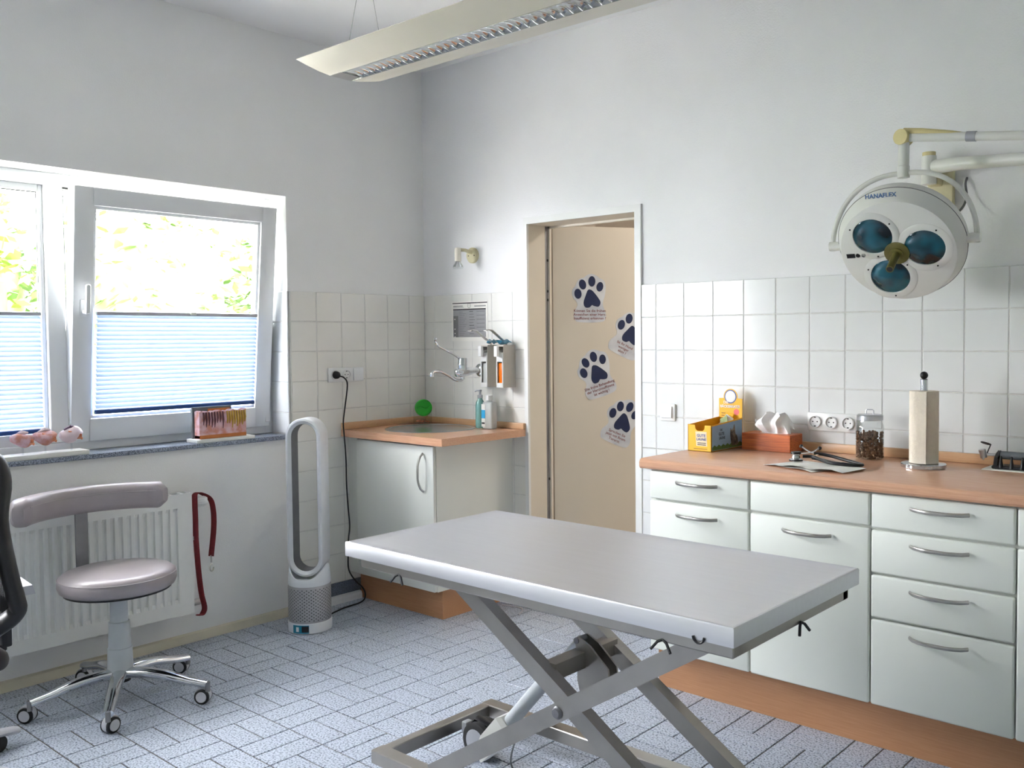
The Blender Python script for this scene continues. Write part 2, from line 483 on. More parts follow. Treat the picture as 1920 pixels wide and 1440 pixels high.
# ---- wall tiles, each its own piece
def wall_tiles(parent, axis, cuts, rows, material, facing=-1, at=0.0, flipc=False, grout=True):
    """cuts: joint positions along the wall; rows: joint heights; tile face 8 mm proud of `at`"""
    jt = .003; cache = {}
    for c0, c1 in zip(cuts[:-1], cuts[1:]):
        for z1, z0 in zip(rows[:-1], rows[1:]):
            a, d = abs(c1-c0)-jt, abs(z1-z0)-jt
            if a < .012 or d < .012: continue
            key = (round(a,4), round(d,4), axis, facing)
            if key not in cache:
                me = tile_mesh('wall_tile', a, d, .005, .0022, material)
                # tile_mesh lies in xy with face +z; stand it up
                if axis == 'x': R = Matrix(((1,0,0,0),(0,0,-1,0),(0,1,0,0),(0,0,0,1)))    # face -> -y
                else: R = Matrix(((0,0,1,0),(1,0,0,0),(0,1,0,0),(0,0,0,1)))               # face -> +x
                me.transform(R); cache[key] = me
            mc = (c0+c1)/2; mz = (z0+z1)/2
            loc = Vector((mc, at-.008, mz)) if axis == 'x' else Vector((at+.008, mc, mz))
            o = bpy.data.objects.new('wall_tile', cache[key]); C.objects.link(o); o.parent = parent
            o.location = loc-parent.location
rows = [ZT-TS*i for i in range(0, 11)]
# right of the door
cols = [1.511]+[1.5928+TS*i for i in range(0, 14)]
wall_tiles(wall_back, 'x', cols, rows[:6], 'wall_tile')
wall_tiles(wall_back, 'x', cols[:5], rows[5:], 'wall_tile')
B().box(1.511, cols[-1], -.0062, .002, .855, ZT-.002).box(1.511, cols[4], -.0062, .002, .104, .856).build('grout', 'grout', wall_back, angle=0)
# between corner and door
colsL = [.008]+[1.5928-TS*i for i in range(10, 5, -1)]+[.777]
wall_tiles(wall_back, 'x', colsL, rows[:7], 'wall_tile_cream')
wall_tiles(wall_back, 'x', [.5428, .6928], rows[6:], 'wall_tile_cream')
wall_tiles(wall_back, 'x', [.694, .777], rows[6:], 'wall_tile_cream')
B().box(.004, .777, -.0062, .002, .104, ZT-.002).build('grout', 'grout', wall_back, angle=0)
# left wall, corner to window
colsY = [-.008]+[-.1189-TS*i for i in range(0, 6)]
colsY = [c for c in colsY if c > -.872]+[-.874]
wall_tiles(wall_left, 'y', colsY, rows, 'wall_tile_cream')
B().box(-.002, .0062, -.874, -.004, .104, ZT-.002).build('grout', 'grout', wall_left, angle=0)
# window reveal tiles (face -y) on the right jamb of the window
wall_tiles(wall_left, 'x', [-.142, .006], [r for r in rows if r > WZ0]+[.899], 'wall_tile', at=W1[1])
B().box(-.148, .003, W1[1]-.0062, W1[1]+.002, .897, ZT-.002).build('grout', 'grout', wall_left, angle=0)

# ---- skirtings
b = B().prism([(0,0),(.020,0),(.020,.012),(.012,.036),(0,.042)], (0,RY,0), X_, Z_, Y_, -RY-.885)
struct(b.build('baseboard_left', 'pvc_cream', angle=20), 'cream plastic skirting below the window and radiator', 'baseboard')
b = B().prism([(.012,0),(.034,0),(.034,.022),(.028,.036),(.012,.040)], (0,-.885,0), X_, Z_, Y_, .40)
struct(b.build('baseboard_sink', 'pvc_white', angle=20), 'short white skirting strip left of the corner sink cabinet', 'baseboard')
sk = struct(B().box(0, .012, -.885, -.47, 0, .1045).build('trim_1', 'granite', angle=0), 'dark speckled stone skirting strip under the corner wall tiles', 'trim')
for yy in (-.74, -.545): pass

# ---- window sill
struct(B().box(-.16, .018, W1[0]+.002, W1[1]+.03, .877, .897, .002, 1).build('trim_2', 'sill_stone', angle=20), 'grey speckled stone window sill above the radiator', 'trim')
struct(B().box(-.16, .018, W2[0]+.002, W2[1]-.002, .877, .897).build('trim_3', 'sill_stone', angle=0), 'grey stone sill of the added window out of view', 'trim')

# ---- window 1: fixed light on the left, tilted sash on the right
FXI, FXO = -.150, -.215
win = sstruct('window_1', (-.18, (W1[0]+W1[1])/2, WZ0), 'white plastic window with a tilted open right sash and blue blinds', 'window')
b = B()
fy0, fy1, fz0, fz1 = W1[0], W1[1], .897, WZ1
b.box(FXO, FXI, fy1-.045, fy1, fz0, fz1, .003, 1); b.box(FXO, FXI, fy0, fy0+.055, fz0, fz1, .003, 1)
b.box(FXO, FXI, fy0+.05, fy1-.04, fz1-.052, fz1, .003, 1); b.box(FXO, FXI, fy0+.05, fy1-.04, fz0, fz0+.040, .003, 1)
b.build('window_frame', 'pvc_white', win)
B().box(FXO, FXI+.002, -1.916, -1.843, fz0+.04, fz1-.05, .004, 1).build('mullion', 'pvc_white', win)
b = B()   # glazing bead of the fixed light
gy0, gy1, gz0, gz1 = -2.795, -1.934, .985, 1.985
for q in ((gy0-.03,gy0,gz0-.03,gz1+.03),(gy1,gy1+.018,gz0-.03,gz1+.03),(gy0,gy1,gz1,gz1+.03),(gy0,gy1,gz0-.05,gz0)):
    b.box(-.20, -.165, q[0], q[1], q[2], q[3], .003, 1)
b.build('glazing_bead', 'pvc_white', win)
B().box(-.188, -.182, gy0-.006, gy1+.006, gz0-.006, gz1+.006).build('pane', 'pane_glass', win, angle=0)
B().box(-.19, -.18, gy1+.0, gy1+.004, gz0, gz1).box(-.19,-.18,gy0,gy1,gz1-.003,gz1+.001).build('rubber_seal', 'rubber', win, angle=0)
B().box(-.218, -.205, fy1-.045, fy1-.040, .95, 2.0).box(-.21,-.155,-1.842,-1.838,.95,2.0).box(-.21, -.16, -1.84, -.93, 2.006, 2.013).build('frame_gasket', 'rubber', win, angle=0)
# tilted sash: built upright at its hinge line, then rotated about the bottom edge
sy0, sy1, sz0, sz1 = -1.846, -.911, .937, 2.014
TILT = Matrix.Translation((FXI, 0, sz0)) @ Matrix.Rotation(math.radians(6.0), 4, 'Y') @ Matrix.Translation((-FXI, 0, -sz0))
def tilted(bb):
    bb.v = [tuple(TILT @ Vector(v)) for v in bb.v]; return bb
b = B(); X0, X1 = FXI-.05, FXI+.018
b.box(X0, X1, sy0, sy0+.082, sz0, sz1, .004, 2); b.box(X0, X1, sy1-.082, sy1, sz0, sz1, .004, 2)
b.box(X0, X1, sy0+.07, sy1-.07, sz1-.076, sz1, .004, 2); b.box(X0, X1, sy0+.07, sy1-.07, sz0, sz0+.098, .004, 2)
sash = tilted(b).build('sash', 'pvc_white', win)
b = B(); xb = X1-.012
for q in ((sy0+.08,sy0+.094,sz0+.096,sz1-.074),(sy1-.094,sy1-.08,sz0+.096,sz1-.074),(sy0+.08,sy1-.08,sz1-.09,sz1-.074),(sy0+.08,sy1-.08,sz0+.096,sz0+.11)):
    b.box(xb-.02, xb, *q, .002, 1)
tilted(b).build('glazing_bead', 'pvc_white', sash)
tilted(B().box(xb-.028, xb-.022, sy0+.075, sy1-.075, sz0+.09, sz1-.07)).build('pane', 'pane_glass', sash, angle=0)
b = B().box(X1, X1+.008, sy0+.028, sy0+.056, 1.475, 1.545, .003, 2).cyl((X1+.006, sy0+.042, 1.495), (X1+.045, sy0+.042, 1.495), .009)
b.box(X1+.036, X1+.052, sy0+.032, sy0+.052, 1.488, 1.61, .006, 3)
tilted(b).build('handle', 'pvc_white', sash)
b = B().box(X1-.002, X1+.006, sy1-.022, sy1+.004, sz0+.02, sz0+.075, .002, 1)
b.build('hinge', 'pvc_white', win)
# scissor stay on the right side between frame and sash
B().box(-.16, -.06, -.918, -.914, 1.985, 1.992).build('tilt_stay', 'dark_silver', win, angle=0)

# ---- second window, added out of view to light the floor
win2 = sstruct('added_window', (-.18, (W2[0]+W2[1])/2, WZ0), 'white plastic window added out of view on the same wall for light', 'window')
b = B()
for q in ((W2[1]-.08,W2[1],.897,WZ1),(W2[0],W2[0]+.08,.897,WZ1),(W2[0]+.07,W2[1]-.07,WZ1-.09,WZ1),(W2[0]+.07,W2[1]-.07,.897,.99)):
    b.box(FXO, FXI, *q, .003, 1)
b.build('window_frame', 'pvc_white', win2)
B().box(-.188, -.182, W2[0]+.07, W2[1]-.07, .98, WZ1-.08).build('pane', 'pane_glass', win2, angle=0)

# ---- door: white face frame, beige jamb, beige leaf standing open into the hall
door = sstruct('door_1', (1.13, .07, 0), 'open beige door in a steel frame with paw print stickers', 'door')
b = B()
b.box(.777, .801, -.012, .003, 0, 1.9399); b.box(1.476, 1.511, -.012, .003, 0, 1.9399); b.box(.777, 1.511, -.012, .003, 1.940, 1.973)
b.build('face_frame', 'frame_white', door, angle=20)
b = B()
b.box(.786, .800, .004, .150, 0, 1.955); b.box(1.476, 1.49, .004, .150, 0, 1.955); b.box(.79, 1.49, .004, .150, 1.941, 1.956)
b.box(.790, .812, .150, .165, 0, 1.955); b.box(1.464, 1.49, .150, .165, 0, 1.955); b.box(.79,1.49,.150,.165,1.93,1.955)
b.build('jamb', 'door_beige', door, angle=20)
B().box(.7995, .8005, .128, .148, .0, 1.94).build('seal', 'dark_silver', door, angle=0)
DA = math.radians(58); DU = Vector((math.cos(DA), math.sin(DA), 0)); DN = Vector((math.sin(DA), -math.cos(DA), 0))  # DN faces the room
DH = Vector((.80, .19, 0))
DMX = Matrix.Translation(DH) @ Matrix((( DU.x, 0, DN.x, 0),(DU.y, 0, DN.y, 0),(0, 1, 0, 0),(0,0,0,1)))  # local x along leaf, y up, z out of leaf
b = B().box(-.002, .72, .008, 1.952, -.042, 0, .002, 1, mt=DMX)
leaf = b.build('leaf', 'door_beige', door)
b = B()
for zz in (.25, 1.05, 1.72): b.cyl(DMX @ Vector((-.008, zz-.05, -.02)), DMX @ Vector((-.008, zz+.05, -.02)), .009, n=12)
b.build('hinge', 'dark_silver', door)
b = B()
for zz in (1.555, 1.60, 1.76, .62): b.box(.801, .8035, .140, .149, zz, zz+.012)
b.build('strike_slot', 'black_plastic', door, angle=0)
b = B().cyl(DMX @ Vector((.665, 1.02, 0)), DMX @ Vector((.665, 1.02, .045)), .011).cyl(DMX @ Vector((.672, 1.02, .045)), DMX @ Vector((.555, 1.02, .045)), .009)
b.build('handle', 'brushed_nickel', leaf)

# ---- hall beyond the door
struct(B().box(-.3, 2.6, 1.8, 1.9, 0, 2.6).build('wall_hall_end', 'hall_paint', angle=0), 'pale hall wall seen beyond the open door', 'wall')
struct(B().box(-.3, -.2, WT, 1.8, 0, 2.6).build('wall_hall_left', 'hall_paint', angle=0), 'pale left hall wall beyond the door', 'wall')
struct(B().box(2.5, 2.6, WT, 1.8, 0, 2.6).build('wall_hall_right', 'hall_paint', angle=0), 'pale right hall wall beyond the door', 'wall')
struct(B().box(-.3, 2.6, WT, 1.9, 2.45, 2.6).build('ceiling_hall', 'hall_paint', angle=0), 'pale hall ceiling beyond the open door', 'ceiling')
struct(B().box(-.2, 2.5, WT, 1.8, -.003, .001).build('floor_hall', 'hall_paint', angle=0), 'pale hall floor beyond the open door', 'floor')
hl = thing('hall_ceiling_lamp', 'round white ceiling lamp in the hall beyond the door', 'lamp', (1.9, 1.0, 2.45))
B().lathe([(.16,0),(.16,-.02),(.15,-.03)], (1.9,1.0,2.45)).build('base', 'frame_white', hl)
B().lathe([(.145,-.03),(.13,-.06),(.08,-.085),(.0001,-.095)], (1.9,1.0,2.45)).build('diffuser', 'hall_lamp_glow', hl)

# ---- unseen overhang added to keep high sky light off the floor near the wall
struct(B().box(-.50, -.30, RY-.6, 1.9, 2.40, 2.60).build('added_overhang', 'plaster', angle=0), 'unseen overhang added above the windows to block high sky light', 'roof')
# ================================================================== LARGE OBJECTS
ZC = .903                                   # counter top height
# ---- right-hand counter: cabinet units
CY = -.600; BY = -.582                      # front faces / carcass front
def bow_handle(x0, x1, z, parent, y=CY, out=.034):
    pts = []
    for i in range(13):
        t = i/12; s = math.sin(math.pi*t)
        pts.append((x0+(x1-x0)*t, y-.006-out*min(1, s*1.15)**.55, z-.002))
    b = B().tube(pts, .0055, n=8, flat=(1.15,.75), upv=(0,0,1))
    return b.build('handle', 'brushed_nickel', parent)
def front(x0, x1, z0, z1, parent, name='drawer', handle=None, material='cabinet_front'):
    f = B().box(x0+.0025, x1-.0025, CY, CY+.019, z0+.0025, z1-.0025, .007, 3).build(name, material, parent)
    if handle: bow_handle((x0+x1)/2-.088, (x0+x1)/2+.088, handle, f)
    return f
UX = [1.971, 2.401, 2.838, 3.275, 3.715, 4.155]
ulab = ['white kitchen base unit next to the door with drawer over tall front',
        'white kitchen base unit with plain top panel and one handled door',
        'white kitchen base unit with a stack of four handled drawers',
        'white kitchen base unit cut off at the right edge of the photo',
        'white kitchen base unit at the hidden right end of the counter']
def unit(i, fr):
    x0, x1 = UX[i], UX[i+1]
    t = thing('base_cabinet', ulab[i], 'cabinet', ((x0+x1)/2, -.30, 0), group='base units under the long counter')
    B().box(x0, x1, BY, -.012, .1745, .864).build('body', 'cabinet_body', t, angle=0)
    for (z0, z1, nm, h) in fr: front(x0, x1, z0, z1, t, nm, h)
    return t
unit(0, [(.750,.861,'drawer',.826), (.172,.748,'door',.706)])
unit(1, [(.750,.861,'panel',None), (.172,.748,'door',.706)])
unit(2, [(.746,.861,'drawer',.826), (.601,.744,'drawer',.708), (.457,.599,'drawer',.563), (.172,.455,'drawer',.420)])
unit(3, [(.746,.861,'drawer',.826), (.172,.744,'door',.706)])
unit(4, [(.746,.861,'drawer',.826), (.172,.744,'door',.706)])
pl = tag(B().box(1.952, 4.155, -.512, -.496, .0, .174).box(1.952,1.968,-.497,-.012,0,.174).build('plinth', 'plinth_wood', angle=0), 'long beech coloured plinth board under the white base units', 'plinth')
wt = thing('worktop', 'long beech laminate worktop over the white base units', 'worktop', (3.04, -.31, .864))
prof = [(-.012,0),(-.012,.039),(-.606,.039),(-.615,.035),(-.620,.026),(-.620,.010),(-.616,.003),(-.608,0)]
B().prism(prof, (1.940,0,.864), Y_, Z_, X_, 2.22).build('slab', 'beech_x', wt, angle=25)
us_ = B().box(1.96, 4.16, -.030, -.0085, ZC+.0002, .938, .003, 2).build('worktop_upstand', 'beech_upstand')

tag(us_, 'beech upstand strip along the tiles behind the long worktop', 'upstand')
# ---- corner sink cabinet
ct = thing('sink_cabinet', 'white corner cabinet with a curved handle under the round sink', 'cabinet', (.34, -.27, 0))
B().box(.09, .106, -.532, -.010, .150, .861).box(.668, .684, -.532, -.0085, .150, .861).box(.1062,.6678,-.530,-.030,.151,.166).box(.1062,.6678,-.026,-.011,.151,.860).box(.1062,.6678,-.531,-.50,.845,.860).build('body', 'corner_front', ct, angle=0)
B().box(.010, .089, -.540, -.522, .150, .862).build('filler_panel', 'corner_front', ct, angle=0)
dr = B().box(.092, .684, -.552, -.533, .152, .852, .004, 2).build('door', 'corner_front', ct)
pts = []
for i in range(13):
    t = i/12; s = math.sin(math.pi*t); pts.append((.616, -.556-.034*min(1,s*1.15)**.55, .632+.185*t))
B().tube(pts, .0055, n=8).build('handle', 'brushed_nickel', dr)
B().box(.012, .655, -.477, -.461, 0, .150).box(.639, .655, -.462, -.012, 0, .150).build('plinth', 'plinth_wood', ct, angle=0)
cw = thing('corner_worktop', 'small beech corner worktop with upstands around the round sink', 'worktop', (.39, -.29, .862))
SC, SR = Vector((.345, -.268)), .212
bm = bmesh.new()
def ring_pts(r, z, n=48): return [bm.verts.new((SC.x+r*math.cos(2*math.pi*i/n), SC.y+r*math.sin(2*math.pi*i/n), z)) for i in range(n)]
def rect_pts(z, n=48):
    out = []
    x0, x1, y0, y1 = .009, .782, -.583, -.009
    for i in range(n):
        a = 2*math.pi*i/n; dx, dy = math.cos(a), math.sin(a)
        t = min(((x1 if dx > 0 else x0)-SC.x)/dx if abs(dx) > 1e-6 else 9, ((y1 if dy > 0 else y0)-SC.y)/dy if abs(dy) > 1e-6 else 9)
        out.append((SC.x+dx*t, SC.y+dy*t))
    for cx, cy in ((x0,y0),(x1,y0),(x1,y1),(x0,y1)):
        k = min(range(n), key=lambda i: (out[i][0]-cx)**2+(out[i][1]-cy)**2); out[k] = (cx, cy)
    return [bm.verts.new((p[0], p[1], z)) for p in out]
a1, a2 = ring_pts(SR, .8975), rect_pts(.8975); b1, b2 = ring_pts(SR, .862), rect_pts(.862)
n = 48
for i in range(n):
    j = (i+1) % n
    bm.faces.new((a1[i],a1[j],a2[j],a2[i])); bm.faces.new((b1[i],b2[i],b2[j],b1[j])); bm.faces.new((a2[i],a2[j],b2[j],b2[i])); bm.faces.new((a1[j],a1[i],b1[i],b1[j]))
B().bm(bm).build('slab', 'beech_x', cw, angle=25)
tag(B().box(.031, .782, -.030, -.009, .8977, .929, .003, 2).build('worktop_upstand', 'beech_upstand'), 'beech upstand strip below the tap on the corner worktop', 'upstand')
tag(B().box(.009, .030, -.583, -.009, .8977, .933, .003, 2).build('worktop_upstand', 'beech_upstand'), 'beech upstand strip on the window side of the corner worktop', 'upstand')
sk = thing('sink', 'round stainless steel sink set into the corner worktop', 'sink', (SC.x, SC.y, .76))
B().lathe([(.232,.1378),(.234,.1387),(.230,.1415),(.218,.1415),(.207,.1370),(.200,.115),(.190,.03),(.165,.006),(.03,.0),(.03,-.004),(.165,.002),(.194,.028),(.205,.12),(.209,.1378),(.232,.1378)], (SC.x,SC.y,.76), n=64).build('bowl', 'sink_steel', sk, angle=60)
B().lathe([(.0001,.004),(.026,.004),(.032,.002),(.032,.0005)], (SC.x,SC.y,.76)).build('drain', 'chrome', sk)

# ---- examination table with scissor lift
et = thing('examination_table', 'stainless steel veterinary examination table on a scissor lift', 'table', (2.38, -1.49, 0))
TX0, TX1, TY0, TY1 = 1.722, 3.042, -1.808, -1.172
b = B()
def rr(x0,x1,y0,y1,z): return [(x0,y0,z),(x1,y0,z),(x1,y1,z),(x0,y1,z)]
rings = [rr(TX0+.01,TX1-.01,TY0+.01,TY1-.01,.720), rr(TX0,TX1,TY0,TY1,.720), rr(TX0,TX1,TY0,TY1,.758), rr(TX0+.002,TX1-.002,TY0+.002,TY1-.002,.762), rr(TX0+.007,TX1-.007,TY0+.007,TY1-.007,.763),
         rr(TX0+.013,TX1-.013,TY0+.013,TY1-.013,.7605), rr(TX0+.05,TX1-.05,TY0+.05,TY1-.05,.7575)]
b.loft([[Vector(p) for p in r] for r in rings]); b.build('top', 'table_steel', et, angle=30)
b = B()
b.box(TX0+.065, TX1-.004, TY0+.006, TY0+.040, .694, .722, .003, 1); b.box(TX0+.065, TX1-.004, TY1-.090, TY1-.055, .694, .722, .003, 1)
b.box(TX0+.065, TX0+.10, TY0+.03, TY1-.06, .694, .722, .003, 1); b.box(TX1-.038, TX1-.004, TY0+.03, TY1-.06, .694, .722, .003, 1)
b.build('under_frame', 'frame_steel', et)
# base frame
b = B()
BX0, BX1, BY0, BY1, BZ = 1.715, 3.04, -1.722, -1.200, .100
b.box(BX0, BX1, BY0, BY0+.050, .057, BZ, .003, 1); b.box(BX0, BX1, BY1-.050, BY1, .057, BZ, .003, 1)
b.box(BX0+.002, BX0+.040, BY0+.045, BY1-.045, .057, BZ-.001, .003, 1); b.box(BX1-.05, BX1-.002, BY0+.045, BY1-.045, .057, BZ-.001, .003, 1)
b.build('base_frame', 'frame_steel', et)
def bar(p0, p1, wv, half_w, half_h):
    p0, p1 = Vector(p0), Vector(p1); d = (p1-p0).normalized(); wv = Vector(wv); hv = d.cross(wv).normalized()
    rs = []
    for p in (p0, p1): rs.append([p+wv*half_w*sx+hv*half_h*sz for sx, sz in ((-1,-1),(1,-1),(1,1),(-1,1))])
    return rs
PV = (2.476, .41)
SL = .62
def armx(z, s): return PV[0]+s*(z-PV[1])/SL
for nm, yc, s, z0, z1 in (('scissor_arm', -1.700, 1, .105, .700), ('scissor_arm', -1.235, 1, .105, .700), ('scissor_arm', -1.655, -1, .075, .700), ('scissor_arm', -1.365, -1, .075, .700)):
    B().loft(bar((armx(z0,s), yc, z0), (armx(z1,s), yc, z1), (0,1,0), .016 if s > 0 else .019, .024)).build(nm, 'frame_steel', et, angle=20)
B().lathe([(.0001,-.009),(.011,-.008),(.014,-.003),(.017,-.001),(.017,.0)], (PV[0],-1.717,PV[1]), axis=(0,1,0), n=20).build('pivot_bolt', 'dark_silver', et)
B().cyl((PV[0],-1.69,PV[1]), (PV[0],-1.22,PV[1]), .011).build('pivot_axle', 'frame_steel', et)
# cross tube with gusset plate between the inner arms
cx, cz = armx(.475,-1)+.012, .475
B().loft(bar((cx,-1.64,cz), (cx,-1.37,cz), (1,0,0), .022, .022)).build('cross_tube', 'frame_steel', et, angle=20)
gp = [(2.36,.470),(2.372,.425),(2.42,.440),(2.475,.470),(2.468,.520),(2.405,.572),(2.365,.590),(2.352,.575),(2.362,.54)]
b = B()
for yy in (-1.517, -1.479): b.prism([(p[0]+.016, p[1]-.055) for p in gp], (0,yy,0), X_, Z_, Y_, .006)
b.build('gusset_plate', 'frame_steel', et, angle=20)
# actuator
A0, A1 = Vector((1.975,-1.495,.082)), Vector((2.374,-1.495,.523)); ad = (A1-A0).normalized()
B().cyl(A0+ad*.30, A1, .013, n=18).build('piston_rod', 'aluminium', et)
B().cyl(A0+ad*.13, A0+ad*.415, .0215, n=24).cyl(A0+ad*.41, A0+ad*.428, .026, n=24).build('piston_tube', 'column_grey', et)
B().loft([[A0+ad*t+Vector((0,sx*hw,0))+ad.cross(Y_)*sz*hh for sx, sz in ((-1,-1),(1,-1),(1,1),(-1,1))] for t, hw, hh in ((-.01,.018,.020),(.07,.032,.032),(.165,.032,.032),(.18,.024,.024))]).build('motor_housing', 'lamp_white', et, angle=20)
b = B().cyl((A1.x,-1.519,A1.z), (A1.x,-1.471,A1.z), .009); b.build('clevis_pin', 'dark_silver', et)
# casters
def caster(cx, cy):
    c = B().box(cx-.022, cx+.022, cy-.012, cy+.012, .075, .118, .008, 2).tube([(cx-.064,cy,.045),(cx-.058,cy,.088),(cx-.020,cy,.124),(cx+.035,cy,.116),(cx+.062,cy,.07)], .017, n=8, flat=(.4,1), upv=(0,0,1)).build('caster', 'black_plastic', et)
    for s in (-1,1):
        B().lathe([(.018,0),(.050,0),(.060,.004),(.060,.021),(.050,.025),(.018,.025)], (cx, cy+(.012 if s > 0 else -.037), .060), axis=(0,1,0), n=32).build('wheel', 'rubber', c)
        B().lathe([(.0001,.0),(.038,.001),(.044,.004)], (cx, cy+s*.0395, .060), axis=(0,-s,0), n=24).build('hub_cap', 'satin_silver', c)
    B().box(cx-.086, cx-.062, cy-.016, cy+.016, .060, .100, .005, 2).build('brake_pedal', 'satin_silver', c)
caster(1.862,-1.385); caster(2.90,-1.385)
for q in ((1.765,-1.697),(1.765,-1.225),(2.99,-1.697),(2.99,-1.225)):
    B().lathe([(.020,0),(.024,.004),(.024,.020),(.012,.028),(.012,.058)], (q[0],q[1],0), n=20).build('foot', 'rubber', et)
# tie hooks under the edge
def hook(x, y, dx, dy):
    b = B()
    for s in (-1,1):
        b.tube([(x, y, .700), (x+dx*.004+dy*s*.012, y+dy*.004+dx*s*.012, .694), (x+dx*.010+dy*s*.026, y+dy*.010+dx*s*.026, .676)], .0035, n=6)
    b.build('tie_hook', 'print_dark', et)
hook(1.96,-1.80,0,-1); hook(2.86,-1.80,0,-1); hook(3.04,-1.50,1,0)
b = B().tube([(2.958+.014*math.cos(a), -1.810, .729+.014*math.sin(a)) for a in arc(math.pi*1.02, math.pi*1.98, 10)], .003, n=6)
b.build('edge_slot', 'black_plastic', et)
B().tube(spline([(2.02,-1.40,.10),(2.05,-1.45,.06),(2.10,-1.47,.02),(2.2,-1.60,.006),(2.45,-1.75,.006)]), .003, n=6).build('cable', 'slate_card', et)

# ---- stool
st = thing('swivel_stool', 'grey leatherette swivel stool with low curved backrest and chrome star base', 'stool', (.43,-1.91,0))
SX, SY = .43, -1.91
B().lathe([(.0001,.505),(.10,.504),(.170,.500),(.190,.494),(.201,.484),(.206,.468),(.206,.452),(.200,.436),(.188,.428),(.0001,.426)], (SX,SY,0), n=56).build('seat', 'leatherette', st, angle=60)
B().tube([(SX+.2035*math.cos(a), SY+.2035*math.sin(a), .480) for a in arc(0, 2*math.pi*55/56, 56)], .0016, n=5, closed=True).build('seat_piping', 'leatherette', st)
B().lathe([(.19,.428),(.186,.421),(.115,.412),(.112,.404),(.03,.402)], (SX,SY,0), n=40).build('seat_plate', 'black_plastic', st)
B().lathe([(.030,.41),(.032,.30),(.036,.299),(.040,.20),(.043,.199),(.046,.10),(.046,.085)], (SX,SY,0), n=32).build('gas_column', 'column_grey', st)
B().lathe([(.036,.088),(.036,.07)], (SX,SY,0), n=24).build('column_ring', 'black_plastic', st)
# backrest: padded bar curved round the seat
rb = .335; cxb = SX+.105
rings = []
for a in arc(math.radians(180+54), math.radians(180-54), 25):
    e = min(1, (math.radians(54)-abs(a-math.pi))/math.radians(54)*9+.55)
    c = Vector((cxb+rb*math.cos(a), SY-.035+rb*math.sin(a), .742)); rad = Vector((math.cos(a), math.sin(a), 0))
    rings.append([c+rad*.036*e*math.copysign(abs(math.cos(t))**.6, math.cos(t))+Z_*.052*e*math.copysign(abs(math.sin(t))**.6, math.sin(t)) for t in [2*math.pi*i/20 for i in range(20)]])
B().loft(rings).build('backrest', 'leatherette', st, angle=50)
b = B()
b.tube([(cxb+(rb-.036)*math.cos(a), SY-.035+(rb-.036)*math.sin(a), .762) for a in arc(math.radians(180+50), math.radians(180-50), 25)], .0015, n=5)
b.build('backrest_seam', 'leatherette', st)
b = B().box(cxb-rb-.002, cxb-rb+.006, SY-.060, SY-.012, .44, .72, .002, 1).box(cxb-rb, SX-.05, SY-.055, SY-.017, .412, .422, .002, 1)
b.build('back_bar', 'dark_silver', st)
ends = [(.424,-2.226),(.741,-2.091),(.748,-1.731),(.406,-1.632),(.165,-1.935)]
wh = [(.392,-2.223),(.715,-2.072),(.72,-1.735),(.345,-1.630),(.15,-1.93)]
for (ex, ey), (wx, wy) in zip(ends, wh):
    d = (Vector((ex,ey,0))-Vector((SX,SY,0))).normalized(); L_ = (Vector((ex,ey))-Vector((SX,SY))).length
    pts = [Vector((SX,SY,.098))+d*t*L_+Vector((0,0,.012*math.sin(math.pi*min(1,t*1.3))-.018*t*t*1.2)) for t in arc(.06, 1, 10)]
    B().tube(pts, [.029-.010*i/9 for i in range(10)], n=14, flat=(1.0,.72), upv=d.cross(Z_)).build('leg', 'chrome', st)
    c = B().cyl((ex,ey,.086),(ex,ey,.05),.009,n=10).build('caster', 'dark_silver', st)
    ax = Vector((-.45,-.9,0)).normalized() if (ex, ey) != ends[1] else Vector((.9,-.35,0)).normalized()
    ax = Vector((.62,-.78,0)).normalized() if (ex,ey) != ends[1] else Vector((.95,.30,0)).normalized()
    wc = Vector((wx, wy, .028))
    for s in (-1,1):
        B().lathe([(.006,0),(.024,0),(.028,.003),(.028,.013),(.024,.016),(.006,.016)], wc+ax*s*.004, axis=ax*s, n=24).build('wheel', 'rubber', c)
        B().lathe([(.0001,.0185),(.019,.018),(.021,.015)], wc+ax*s*.004, axis=ax*s, n=20).build('hub_cap', 'arm_grey', c)
    B().lathe([(.0285,-.011),(.030,-.008),(.030,.008),(.0285,.011)], wc+Vector((0,0,.004)), axis=ax, n=24).build('hood', 'arm_grey', c)

# ---- office chair cut off by the left edge
oc = thing('office_chair', 'black mesh back office chair cut off by the left picture edge', 'chair', (.72,-2.66,0))
OX, OY = .72, -2.66
fr = spline([(.985,-2.86,.565),(.99,-2.875,.66),(.985,-2.87,.80),(.975,-2.86,.95),(.955,-2.80,1.045),(.955,-2.65,1.075),(.955,-2.52,1.06),(.957,-2.445,1.02),(.965,-2.425,.95),(.975,-2.440,.84),(.985,-2.425,.70),(.985,-2.405,.60),(.975,-2.40,.565),(.955,-2.43,.53),(.93,-2.52,.485),(.93,-2.65,.475),(.94,-2.78,.49)],5)
B().tube([(q.x, q.y-.040, q.z) for q in fr], .030, n=16, closed=True, flat=(1.15,.8)).build('back_frame', 'black_plastic', oc)
b = B()
for i in range(110):
    y = -2.875+.42*i/109
    b.tube([(.962, y, .57), (.955, y, .78), (.950, y, 1.03-.10*(abs(i/109-.5)*2)**6)], .0014, n=4)
for i in range(120):
    z = .57+i/119*.44
    b.tube([(.960-.010*math.sin(math.pi*u), -2.875+.42*u, z) for u in arc(0,1,4)], .0013, n=4)
m_ = b.build('back_mesh', 'mesh_black', oc, angle=0)
b = B().box(.53, 1.03, -2.95, -2.475, .405, .470, .030, 4); b.build('seat', 'seat_black', oc)
B().box(.93,.965,-2.70,-2.62,.36,.50,.008,2).box(.60,.95,-2.74,-2.58,.355,.40,.01,2).build('mechanism', 'black_plastic', oc)
